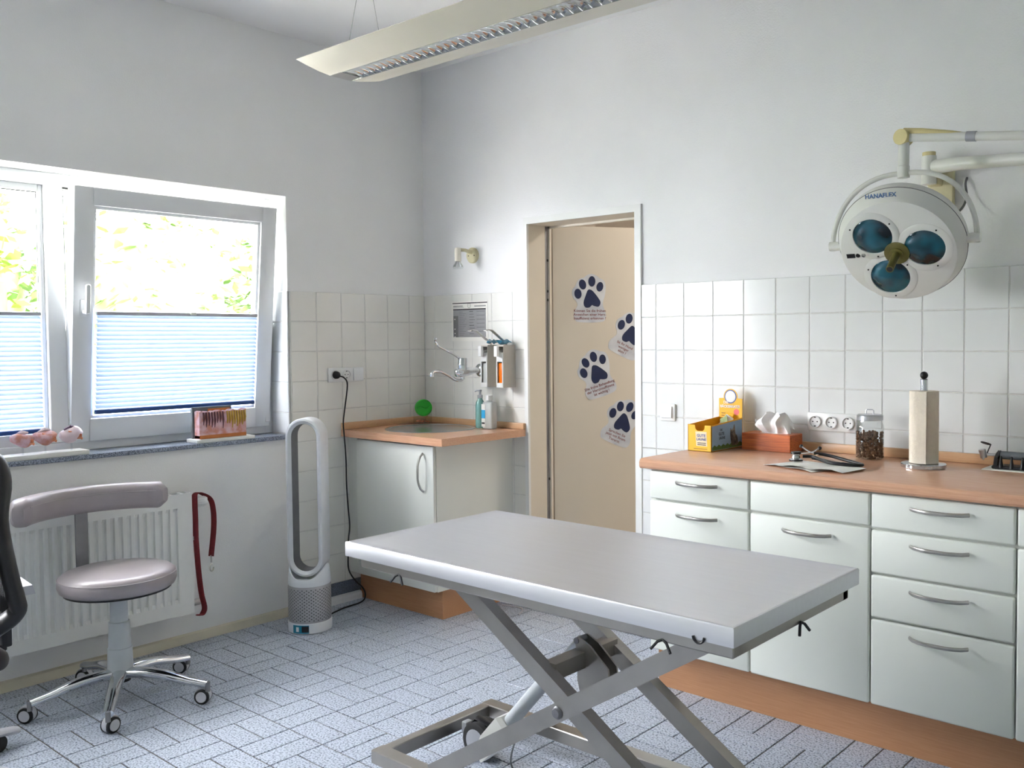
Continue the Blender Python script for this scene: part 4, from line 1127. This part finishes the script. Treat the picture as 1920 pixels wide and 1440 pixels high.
for k in range(6): pr('text_line', .70,.92,.25+.1*k,.262+.1*k,'print_mid',1)
for z in (.43,.68,.79,.88): pr('dot', .08,.11,z,z+.03,'paper',2)
B().tube([(.373+.012*math.cos(a), -.0100, 1.541+.012*math.sin(a)) for a in arc(0, 2*math.pi*23/24, 24)], .0008, n=4, closed=True).build('emblem_ring', 'print_dark', hp)
text_b('5', .012, (.373,-.0102,1.541), X_, Z_).build('emblem', 'print_dark', hp, angle=0)

wl = thing('wall_spotlight', 'small cream wall spotlight with reflector bulb above the sink', 'lamp', (.400,-.008,1.78))
B().lathe([(.042,0),(.042,.010),(.038,.014),(.0001,.015)], (.400,0,1.808), axis=(0,-1,0), n=28).build('wall_plate', 'bracket_cream', wl)
b = B()
for s in (-1,1): b.lathe([(.0001,.0165),(.003,.0165),(.003,.014)], (.400+s*.022,0,1.806), axis=(0,-1,0), n=8)
b.build('screw', 'black_plastic', wl)
B().tube([(.400,-.012,1.822),(.400,-.06,1.832),(.400,-.095,1.832)], .009, n=10).build('arm', 'bracket_cream', wl)
B().lathe([(.0001,.028),(.014,.026),(.017,.018),(.017,-.040),(.0165,-.044)], (.400,-.112,1.815), n=24).build('lamp_holder', 'cream_enamel', wl)
B().lathe([(.015,-.044),(.017,-.052),(.026,-.068),(.0285,-.078),(.024,-.083),(.0001,-.085)], (.400,-.112,1.815), n=24).build('bulb', 'jar_glass', wl)
B().lathe([(.012,-.046),(.015,-.054),(.024,-.068),(.0255,-.075)], (.400,-.112,1.815), n=24).build('reflector', 'chrome', wl)

# bottles and jar on the corner worktop
ZW = .8975
sb = thing('soap_bottle', 'slim clear turquoise soap pump bottle beside the sink', 'bottle', (.537,-.095,ZW))
B().lathe([(.0001,0),(.022,0),(.025,.004),(.025,.115),(.022,.135),(.012,.150),(.012,.158)], (.537,-.095,ZW), n=24).build('bottle', 'soap_blue', sb)
B().lathe([(.014,.156),(.014,.172),(.006,.174),(.006,.190),(.009,.191),(.009,.199),(.0001,.200)], (.537,-.095,ZW), n=18).tube([(.537,-.095,ZW+.195),(.520,-.100,ZW+.195),(.508,-.104,ZW+.190)],.004,n=8).build('pump', 'satin_silver', sb)
db = thing('disinfectant_bottle', 'frosted white bottle with blue label beside the soap pump', 'bottle', (.612,-.100,ZW))
B().box(.578, .648, -.124, -.078, ZW, ZW+.140, .010, 3).lathe([(.020,.138),(.014,.146),(.014,.150)], (.608,-.100,ZW), n=18).build('bottle', 'frosted_plastic', db)
B().lathe([(.018,.148),(.018,.172),(.016,.174),(.0001,.174)], (.608,-.100,ZW), n=22).build('cap', 'frame_white', db)
B().box(.577, .604, -.1255, -.1245, ZW+.012, ZW+.128).build('label', 'paper', db, angle=0)
B().box(.5775, .6035, -.1262, -.1254, ZW+.055, ZW+.098).build('label_band', 'label_blue', db, angle=0)
B().box(.579, .600, -.1262, -.1254, ZW+.026, ZW+.034).build('label_text', 'print_dark', db, angle=0)
gj = thing('treat_jar', 'clear plastic jar with tilted green screw lid behind the sink', 'jar', (.105,-.115,ZW))
# jar stands, lid faces the room on its slanted mouth
ja = Vector((.80,-.56,.22)).normalized()
jc = Vector((.108,-.112,ZW+.058))
B().loft([[Vector((.105,-.115,ZW))+Vector((.050*math.cos(a)*k, .050*math.sin(a)*k, z)) for a in [2*math.pi*i/28 for i in range(28)]] for k, z in ((.92,0),(1,.004),(1,.085),(.9,.105),(.6,.116),(.02,.118))]).build('body', 'thin_plastic', gj)
lc = Vector((.140,-.140,ZW+.090))
ld = B().lathe([(.0001,.0),(.040,.0),(.046,.003),(.047,.010),(.045,.022),(.040,.024),(.038,.019),(.0001,.018)], lc-ja*.004, axis=ja, n=36).build('lid', 'green_lid', gj)
u, v = frame_of(ja); uu = Z_.cross(ja).normalized(); vv = ja.cross(uu)
B().tube(spline([lc+ja*.016+uu*-.036+vv*-.006, lc+ja*.017+uu*-.018+vv*.006, lc+ja*.017+uu*.0+vv*.002, lc+ja*.017+uu*.016+vv*-.002, lc+ja*.016+uu*.036+vv*.010],5), .004, n=8).build('grip', 'green_lid', ld)
random.seed(8)
b = B()
for k in range(16):
    a = random.uniform(0,6.28); r_ = random.uniform(0,.035); b.ball((.105+r_*math.cos(a), -.115+r_*math.sin(a), ZW+.008+random.uniform(0,.010)), .008, random.uniform(.6,1.1), random.uniform(.6,1.1), .6, 8, 5)
b.build('treats', 'skin_orange', gj)['kind'] = 'stuff'

# ---- paw stickers on the door
def paw(label, cu, cz, rot, lines, sz=.0145):
    R = Matrix.Rotation(rot, 4, 'Z')
    mt = DMX @ Matrix.Translation((cu, cz, .0004)) @ R
    t = thing('paw_sticker', label, 'sticker', mtx=mt, group='paw stickers on the door')
    toes = [(-.066,.034,.020,.027,.10),(-.040,.083,.020,.027,.25),(.012,.100,.020,.028,-.05),(.057,.072,.019,.026,-.25)]
    # outline backing: paw blob over a rounded text panel
    pts = [(-.086,-.098),(-.070,-.114),(0,-.118),(.068,-.114),(.088,-.098),(.090,-.070),(.078,-.040),(.074,-.012),(.086,.030),(.090,.075),(.080,.105),(.055,.118),(.040,.130),(.012,.140),(-.016,.132),(-.032,.120),(-.058,.112),(-.074,.090),(-.080,.075),(-.096,.055),(-.098,.030),(-.090,.010),(-.074,-.008),(-.070,-.030),(-.086,-.060),(-.090,-.080)]
    sp_ = spline([(p[0],p[1],0) for p in pts]+[(pts[0][0],pts[0][1],0)], 4)[:-1]
    B().prism([(p.x,p.y) for p in sp_], (0,0,0), X_, Y_, Z_, .0012).build('backing', 'sticker_grey', t, angle=20, local=True)
    for x, y, ra, rb_, an in toes:
        q = [(x+ra*math.cos(a)*math.cos(an)-rb_*math.sin(a)*math.sin(an)*1, y+ra*math.cos(a)*math.sin(an)+rb_*math.sin(a)*math.cos(an)) for a in [2*math.pi*i/22 for i in range(22)]]
        B().prism(q, (0,0,.0012), X_, Y_, Z_, .0006).build('toe', 'navy', t, angle=20, local=True)
    hp_ = spline([(-.002,.058,0),(.016,.050,0),(.044,.018,0),(.060,-.010,0),(.050,-.033,0),(.026,-.031,0),(.012,-.026,0),(-.002,-.038,0),(-.026,-.037,0),(-.035,-.012,0),(-.022,.028,0),(-.012,.052,0),(-.002,.058,0)],4)[:-1]
    B().prism([(p.x,p.y) for p in hp_], (0,0,.0012), X_, Y_, Z_, .0006).build('pad', 'navy', t, angle=20, local=True)
    for k, l in enumerate(lines):
        text_b(l, .0200, (0,-.056-.0200*k,.0014), X_, Y_, bold=.0002).build('lettering', 'text_red', t, angle=0, local=True)
paw('grey paw sticker asking about early signs, topmost on the door', .202, 1.562, 0, ['Können Sie die frühen','Anzeichen einer Herz-','Insuffizienz erkennen ?'])
paw('grey paw sticker half hidden by the right door frame, second from top', .425, 1.372, math.radians(-26), ['Ist Ihr Hund','weniger','aktiv ?'])
paw('grey paw sticker tilted left about early treatment, third from top', .238, 1.162, math.radians(17), ['Die frühe Behandlung','der Herzinsuffizienz','ist wichtig !'])
paw('grey paw sticker telling to speak to the vet, lowest on the door', .375, .900, math.radians(-24), ['Sprechen Sie','jetzt mit Ihrem','Tierarzt.'])

# ---- things on the long counter
ds = thing('treat_display_box', 'yellow cardboard cat treat display box next to the door', 'box', (2.01,-.185,ZC))
bx0, bx1, byf, byb, bh = 1.955, 2.066, -.305, -.060, .108
T = .0025
front_poly = [(0,0),(.111,0),(.111,.106),(.080,.106),(.078,.090),(.070,.083),(.045,.083),(.036,.090),(.033,.106),(0,.108)]
B().prism(front_poly, (bx0,byf,ZC), X_, Z_, Y_, T).build('front_panel', 'box_yellow', ds, angle=20)
B().prism([(byf,0),(byb,0),(byb,.122),(byf,.106)], (bx1-T,0,ZC), Y_, Z_, X_, T).build('side_panel', 'label_blue' if 0 else 'box_inside', ds, angle=20)
B().prism([(byf,0),(byb,0),(byb,.122),(byf,.106)], (bx0,0,ZC), Y_, Z_, X_, T).build('side_panel', 'box_inside', ds, angle=20)
B().box(bx0, bx1, byf, byb, ZC, ZC+T).build('bottom', 'box_inside', ds, angle=0)
hd_ = [(0,0),(.111,0),(.111,.200)]+[(.0555+.033*math.cos(a), .208+.033*math.sin(a)) for a in arc(-.2, math.pi+.2, 14)]+[(0,.200)]
B().prism(hd_, (bx0,byb-T,ZC), X_, Z_, Y_, T).build('header', 'box_yellow', ds, angle=20)
yb = byb-T-.0004
B().prism([(p.x,p.z) for p in disc((0,0,.208),X_,Z_,.029)], (bx0+.0555,yb,ZC), X_, Z_, Y_, .0006).build('emblem_ring', 'print_blue', ds, angle=0)
B().prism([(p.x,p.z) for p in disc((0,0,.208),X_,Z_,.0245)], (bx0+.0555,yb-.0005,ZC), X_, Z_, Y_, .0006).build('emblem_field', 'box_white', ds, angle=0)
text_b('DIE', .016, (bx0+.034,yb-.0008,ZC+.183), X_, (0,0,1), bold=.0004).build('lettering', 'box_white', ds, angle=0)
text_b('BÄCKERKATZ!', .0145, (bx0+.054,yb-.0008,ZC+.166), X_, (0,0,1), bold=.0006).build('lettering', 'box_white', ds, angle=0)
B().prism([(p.x,p.z) for p in disc((0,0,.144),X_,Z_,.013)], (bx0+.084,yb,ZC), X_, Z_, Y_, .0006).build('stamp', 'box_pink', ds, angle=0)
for k in range(3): B().box(bx0+.012, bx0+.038-.006*k, yb-.0004, yb+.0004, ZC+.136-.010*k, ZC+.139-.010*k).build('text_line', 'box_brown', ds, angle=0)
# front print
yp = byf-.0006
B().prism([(.040,.022),(.092,.022),(.088,.080),(.036,.080)], (bx0,yp,ZC), X_, Z_, Y_, .0006).build('front_card', 'box_pale', ds, angle=0)
text_b('GUTE', .016, (bx0+.064,yp-.0006,ZC+.064), X_, Z_, bold=.0003).build('lettering', 'print_blue', ds, angle=0)
text_b('LAUNE', .014, (bx0+.064,yp-.0006,ZC+.049), X_, Z_, bold=.0003).build('lettering', 'print_blue', ds, angle=0)
for k in range(2): B().box(bx0+.046, bx0+.086, yp-.0004, yp+.0003, ZC+.033-.007*k, ZC+.036-.007*k).build('text_line', 'print_dark', ds, angle=0)
B().box(bx0+.028, bx0+.092, yp-.0002, yp+.0003, ZC+.010, ZC+.012).build('text_line', 'box_brown', ds, angle=0)
# side print: sky, grass and a sitting kitten shape
xs_ = bx1+.0004
B().prism([(byf+.004,.004),(byb-.004,.004),(byb-.004,.116),(byf+.004,.102)], (bx1-.0001,0,ZC), Y_, Z_, X_, .0005).build('side_print', 'sky_print' if 'sky_print' in M else 'label_blue', ds, angle=0)
B().prism([(byf+.006,.006),(byb-.006,.006),(byb-.006,.020)]+[(byb-.006-(byb-byf-.012)*i/14, .018+.008*(i%2)) for i in range(15)], (xs_,0,ZC), Y_, Z_, X_, .0004).build('side_grass', 'print_green', ds, angle=0)
kt = spline([(-.150,.014,0),(-.158,.045,0),(-.160,.066,0),(-.158,.086,0),(-.150,.078,0),(-.138,.084,0),(-.128,.100,0),(-.122,.080,0),(-.118,.060,0),(-.105,.050,0),(-.098,.030,0),(-.100,.014,0),(-.150,.014,0)],3)[:-1]
B().prism([(p.x,p.y) for p in kt], (xs_+.0002,0,ZC), Y_, Z_, X_, .0004).build('side_kitten', 'kitten_brown', ds, angle=0)
text_b('DIE', .012, (xs_+.0004,-.232,ZC+.084), Y_, Z_, bold=.0003).build('lettering', 'print_dark', ds, angle=0)
text_b('GUTE', .017, (xs_+.0004,-.230,ZC+.068), Y_, Z_, bold=.0003).build('lettering', 'print_dark', ds, angle=0)
text_b('LAUNE', .015, (xs_+.0004,-.225,ZC+.051), Y_, Z_, bold=.0003).build('lettering', 'print_dark', ds, angle=0)
for k, (zz, yy, rr_) in enumerate(((.100,-.112,-.5),(.112,-.088,.15),(.104,-.100,.5))):
    Rm = Matrix.Translation((2.01,yy,ZC+zz)) @ Matrix.Rotation(rr_,4,'Y') @ Matrix.Rotation(-.5,4,'X')
    o = B().box(-.020,.020,-.002,.002,-.030,.030,.0018,1,mt=Rm).build('treat_sachet', ['sachet_green','box_yellow','box_white'][k])
    tag(o, ['green treat sachet inside the yellow display box','yellow treat sachet leaning on the display box header','white treat sachet standing slanted in the display box'][k], 'sachet', 'treat sachets in the display box')

tb = thing('tissue_box', 'orange wood grain tissue box on the long counter', 'box', (2.215,-.085,ZC))
B().box(2.108, 2.325, -.140, -.034, ZC, ZC+.069, .002, 1).build('carton', 'box_wood', tb)
B().prism([(p.x,p.y) for p in disc((0,0,0),X_,Y_,.060,.020)], (2.225,-.087,ZC+.0688), X_, Y_, Z_, .0008).build('opening', 'box_white', tb, angle=0)
random.seed(11)
b = B()
def crumple(y_off, ph, h0, lean, wid):
    vs = []; fs = []; nu, nv = 25, 12
    for j_ in range(nv):
        v_ = j_/(nv-1)
        for i_ in range(nu):
            u_ = i_/(nu-1)
            top = h0*(.62+.38*math.sin(math.pi*(u_*.9+.05)))+.012*math.sin(9*u_+ph)+.006*math.sin(23*u_+2*ph)
            fold = .012*math.sin(14*u_+ph+1.5*v_)*(.35+v_)+.006*math.sin(31*u_+3*ph)*v_
            x = 2.228+(u_-.5)*wid*(.72+.55*math.sin(math.pi*min(1,v_*.75)))+.010*math.sin(7*v_+ph)*v_+lean*v_
            y = -.087+y_off*(.25+1.4*math.sin(math.pi*min(1,v_*.85+.02)))+fold
            z = .066+top*v_-.014*v_*v_*math.cos(6*u_+ph)
            if u_ > .86: z -= (u_-.86)*.22*v_
            vs.append((x, y, ZC+z))
    for j_ in range(nv-1):
        for i_ in range(nu-1): fs.append((j_*nu+i_, j_*nu+i_+1, (j_+1)*nu+i_+1, (j_+1)*nu+i_))
    b.add(vs, fs)
crumple(-.020, .4, .082, .006, .120); crumple(.016, 2.2, .088, .010, .115); crumple(-.004, 4.0, .074, -.012, .10)
tag(b.build('tissue', 'tissue', angle=40), 'crumpled white paper tissue sticking out of the tissue box', 'tissue')

gj2 = thing('kibble_jar', 'glass jar of brown kibble with aluminium lid on the counter', 'jar', (2.641,-.125,ZC))
JX, JY = 2.641, -.125
B().lathe([(.0001,.004),(.044,.004),(.049,.010),(.049,.120),(.046,.132),(.042,.138),(.042,.152),(.044,.152),(.044,.138),(.048,.133),(.0515,.121),(.0515,.008),(.047,.0),(.0001,.0)], (JX,JY,ZC), n=40).build('glass', 'jar_glass', gj2, angle=40)
B().lathe([(.046,.146),(.0475,.147),(.0475,.164),(.044,.168),(.0001,.169)], (JX,JY,ZC), n=40).tube([(JX-.014,JY,ZC+.168),(JX-.014,JY,ZC+.182),(JX-.010,JY,ZC+.185),(JX+.010,JY,ZC+.185),(JX+.014,JY,ZC+.182),(JX+.014,JY,ZC+.168)], .0022, n=8).build('lid', 'aluminium', gj2)
random.seed(21); b = B(); cnt = 0
for lz in range(11):
    for k in range(46):
        r_ = .0445 if k < 26 else random.uniform(0,.036); a = random.uniform(0,6.283)
        z = .012+lz*.0088+random.uniform(-.003,.003)
        if z > .104-.006*random.random(): continue
        b.ball((JX+r_*math.cos(a), JY+r_*math.sin(a), ZC+z), .0058, random.uniform(.8,1.1), random.uniform(.8,1.1), random.uniform(.7,1), 6, 4)
b.build('kibble', 'kibble', gj2, angle=80)['kind'] = 'stuff'

pt = thing('paper_towel_holder', 'chrome paper towel holder with black ball knob on the counter', 'holder', (2.874,-.222,ZC))
KX, KY = 2.874, -.222
B().lathe([(.074,0),(.076,.002),(.076,.013),(.074,.015),(.0001,.016)], (KX,KY,ZC), n=56).build('base', 'chrome', pt)
B().cyl((KX,KY,ZC+.015),(KX,KY,ZC+.306),.0125,n=24).build('rod', 'chrome', pt)
B().lathe([(.0125,.305),(.0115,.308)], (KX,KY,ZC), n=20).ball((KX,KY,ZC+.321),.0135,n=20,m=14).build('knob', 'black_plastic', pt)
b = B(); pr_ = []
for k in range(48):
    a = 2*math.pi*k/48; pr_.append((.0485+.0015*math.cos(3*a))*1)
def rollring(z, inn=None): return [Vector((KX+(inn or pr_[k])*math.cos(2*math.pi*k/48), KY+(inn or pr_[k])*math.sin(2*math.pi*k/48), z)) for k in range(48)]
b.loft([rollring(ZC+.017,.020), rollring(ZC+.017), rollring(ZC+.267), rollring(ZC+.267,.020), rollring(ZC+.017,.020)], caps=False)
b.box(KX-.002, KX+.026, KY-.0515, KY-.047, ZC+.018, ZC+.266)
tag(b.build('paper_towel_roll', 'towel_paper', angle=30), 'off white paper towel roll on the chrome holder', 'paper roll')

pp = B()
def sheet(x0,x1,y0,y1,rot,z,fold):
    Rm = Matrix.Translation(((x0+x1)/2,(y0+y1)/2,z)) @ Matrix.Rotation(rot,4,'Z'); hx, hy = (x1-x0)/2, (y1-y0)/2
    vs = []; fs = []; nx, ny = 13, 7
    for j in range(ny):
        for i in range(nx):
            u = i/(nx-1); v = j/(ny-1); zz = .0012+.0035*abs(math.sin(math.pi*fold*u))*(1-.5*v)+(.004*(1-v)**2*math.sin(6*u)**2)
            vs.append((-hx+2*hx*u, -hy+2*hy*v, zz))
    for j in range(ny-1):
        for i in range(nx-1): fs.append((j*nx+i, j*nx+i+1, (j+1)*nx+i+1, (j+1)*nx+i))
    return B().add(vs, fs, Rm)
tag(sheet(2.43,2.66,-.55,-.35,-.30,ZC+.0002,1).build('paper_towel_sheet','paper',angle=60), 'folded paper towel sheet lying under the stethoscope head', 'paper towel')
tag(sheet(2.49,2.74,-.555,-.40,-.12,ZC+.006,2).build('paper_towel_sheet','paper',angle=60), 'upper folded paper towel sheet nearest the worktop edge', 'paper towel')
sg = thing('stethoscope', 'black stethoscope lying on folded paper towels', 'stethoscope', (2.56,-.36,ZC))
zb = ZC+.016
B().lathe([(.022,0),(.024,.003),(.024,.006),(.016,.010),(.014,.020),(.017,.024),(.018,.030),(.0001,.031)], (2.475,-.392,ZC+.009), n=28).build('chest_piece', 'steel', sg)
B().lathe([(.0182,.026),(.019,.029),(.018,.033),(.0001,.034)], (2.475,-.392,ZC+.009), n=28).lathe([(.0245,0),(.0252,.003),(.0245,.0055)], (2.475,-.392,ZC+.009), n=28).build('rim', 'black_plastic', sg)
B().tube(spline([(2.498,-.385,zb+.010),(2.53,-.372,zb+.010),(2.575,-.395,zb+.004),(2.62,-.43,zb+.002),(2.67,-.43,zb),(2.712,-.415,zb-.002),(2.722,-.385,zb-.003),(2.70,-.360,zb-.003),(2.65,-.335,zb),(2.59,-.318,zb+.008),(2.545,-.320,zb+.014),(2.515,-.328,zb+.016)],6), .0058, n=10).build('tubing', 'black_plastic', sg)
B().tube(spline([(2.530,-.372,zb+.006),(2.57,-.385,zb+.004),(2.62,-.405,zb),(2.67,-.405,zb-.002),(2.70,-.39,zb-.003)],6), .0055, n=10).build('tubing', 'black_plastic', sg)
for p0, p1, p2 in (((2.535,-.335,zb+.012),(2.485,-.30,zb+.016),(2.432,-.262,zb+.030)), ((2.470,-.355,zb+.014),(2.49,-.30,zb+.014),(2.498,-.245,zb+.026))):
    b = B().tube(spline([p0,p1,p2],6), .003, n=8); t_ = b.build('ear_tube', 'chrome', sg)
    B().ball(p2, .0075, n=12, m=8).build('ear_tip', 'black_plastic', t_)

os_ = thing('otoscope_set', 'black otoscope rack with silver otoscope at the right counter end', 'otoscope', (3.17,-.105,ZC))
B().box(3.05, 3.36, -.165, -.050, ZC, ZC+.003, .001, 1).build('cloth', 'paper', os_)
b = B().box(3.075, 3.350, -.140, -.070, ZC+.003, ZC+.014, .003, 1)
b.prism([(-.140,.003),(-.070,.003),(-.080,.050),(-.095,.056),(-.125,.040)], (3.080,0,ZC), Y_, Z_, X_, .012); b.prism([(-.140,.003),(-.070,.003),(-.080,.050),(-.095,.056),(-.125,.040)], (3.335,0,ZC), Y_, Z_, X_, .012)
b.build('rack', 'black_plastic', os_)
b = B()
for k in range(7): b.lathe([(.0095,.0),(.008,.004),(.0055,.020),(.003,.040),(.002,.042)], (3.105+.034*k,-.135,ZC+.006), n=14)
b.build('speculum_row', 'black_plastic', os_)
B().cyl((3.095,-.098,ZC+.047),(3.345,-.098,ZC+.046),.0135,n=20).build('grip_handle', 'slate_card', os_)
B().cyl((3.094,-.098,ZC+.047),(3.086,-.098,ZC+.047),.0155,n=20).build('grip_collar', 'black_plastic', os_)
B().cyl((3.086,-.098,ZC+.047),(3.052,-.100,ZC+.045),.005,n=12).cyl((3.034,-.104,ZC+.062),(3.040,-.100,ZC+.034),.0115,n=20).cyl((3.0375,-.101,ZC+.034),(3.038,-.101,ZC+.026),.003,n=8).build('head', 'aluminium', os_)
b = B().cyl((3.050,-.100,ZC+.050),(3.062,-.100,ZC+.082),.002,n=8)
b.tube([(3.046+.016*math.cos(a), -.100+.012*math.sin(a), ZC+.084-.25*(.016*math.cos(a))) for a in arc(0, 2*math.pi*19/20, 20)], .002, n=6, closed=True)
b.build('lens_ring', 'black_plastic', os_)

# small cable ends on the floor behind the table
tag(B().tube(spline([(.72,-.13,.004),(.80,-.11,.004),(.86,-.13,.006),(.90,-.20,.004)]), .0035, n=6).build('loose_cable', 'arm_grey', angle=60), 'short loose pale cable on the floor by the sink cabinet', 'cable')

# ================================================================== GARDEN outside the window
struct(B().box(-16, -.3, -14, 12, -1.0, -.6).build('ground_outside', 'pale_paving', angle=0), 'garden ground outside the window', 'ground')
def leaf_tree(name, label, cx, cy, z0, z1, rx, ry, n, ls, material):
    t = thing(name, label, 'tree', (cx,cy,-.6), group='hedge trees outside the window')
    b = B()
    for i in range(n):
        a = random.uniform(0,6.283); h = random.uniform(-1,1); rr_ = random.uniform(.86,1.0)
        k = max(0,1-abs(h)**5)**.5*(1+.06*math.sin(5*a+h*7))
        p = Vector((cx+rx*rr_*k*math.cos(a), cy+ry*min(1,rr_*k)*math.sin(a), (z0+z1)/2+(z1-z0)/2*h*rr_))
        u = Vector((random.uniform(-1,1),random.uniform(-1,1),random.uniform(-.6,.6))).normalized(); v = u.cross(Vector((random.uniform(-1,1),random.uniform(-1,1),1))).normalized()
        s_ = ls*random.uniform(.6,1.3)
        b.add([p-u*s_, p+v*s_*.45+u*.1*s_, p+u*s_, p-v*s_*.45], [(0,1,2,3)])
    b.build('foliage', material, t, angle=0)
    rings = []
    for h in arc(-1,1,14):
        k = max(.02,1-abs(h)**5)**.5*.86
        rings.append([Vector((cx+rx*k*math.cos(a)*(1+.08*math.sin(4*a+5*h)), cy+ry*k*math.sin(a), (z0+z1)/2+(z1-z0)/2*h*.9)) for a in [2*math.pi*q/20 for q in range(20)]])
    B().loft(rings).build('inner_foliage', material, t, angle=60)
    B().tube([(cx,cy,-.6),(cx+.03,cy,.0),(cx,cy+.04,z0+.3)], [.08,.06,.03], n=8).build('trunk', 'bark', t)
random.seed(31)
hl_ = ['leafy hedge tree far left outside, out of view','leafy hedge tree outside, left of the window view','yellow green hedge tree outside the left window pane','pale leafy hedge tree outside behind the mullion','pale leafy hedge tree outside filling the tilted sash','leafy hedge tree outside at the right of the tilted sash','leafy hedge tree outside, hidden right of the window','leafy hedge tree far right outside, out of view']
for k in range(8):
    leaf_tree('hedge_tree', hl_[k], -5.2-.25*(k%2), -5.6+2.16*k, -.45, 2.75+.2*((k*3)%4)/3, 1.0, 1.0, 1700, .085, 'leaf' if k in (1,2) else 'leaf_pale')

ordn = ['first','second','third','fourth','fifth','sixth','seventh']
for k in range(7):  # rear row added to stop low sky light coming through the hedge gaps
    leaf_tree('hedge_tree', '%s rear hedge tree from the left, added to block light through gaps' % ordn[k], -7.9, -4.5+2.16*k, -.45, 3.0+.2*(k%3)/2, 1.0, 1.0, 1300, .10, 'leaf_pale')

# portals only steer light sampling into the two window openings
for y0, y1 in (W1, W2):
    l = bpy.data.lights.new('window_portal', 'AREA'); l.shape = 'RECTANGLE'; l.size = y1-y0; l.size_y = WZ1-WZ0; l.cycles.is_portal = True
    o = bpy.data.objects.new('window_portal', l); C.objects.link(o)
    o.location = (-.31, (y0+y1)/2, (WZ0+WZ1)/2)
    o.rotation_euler = Vector((1,0,0)).to_track_quat('-Z','Z').to_euler()
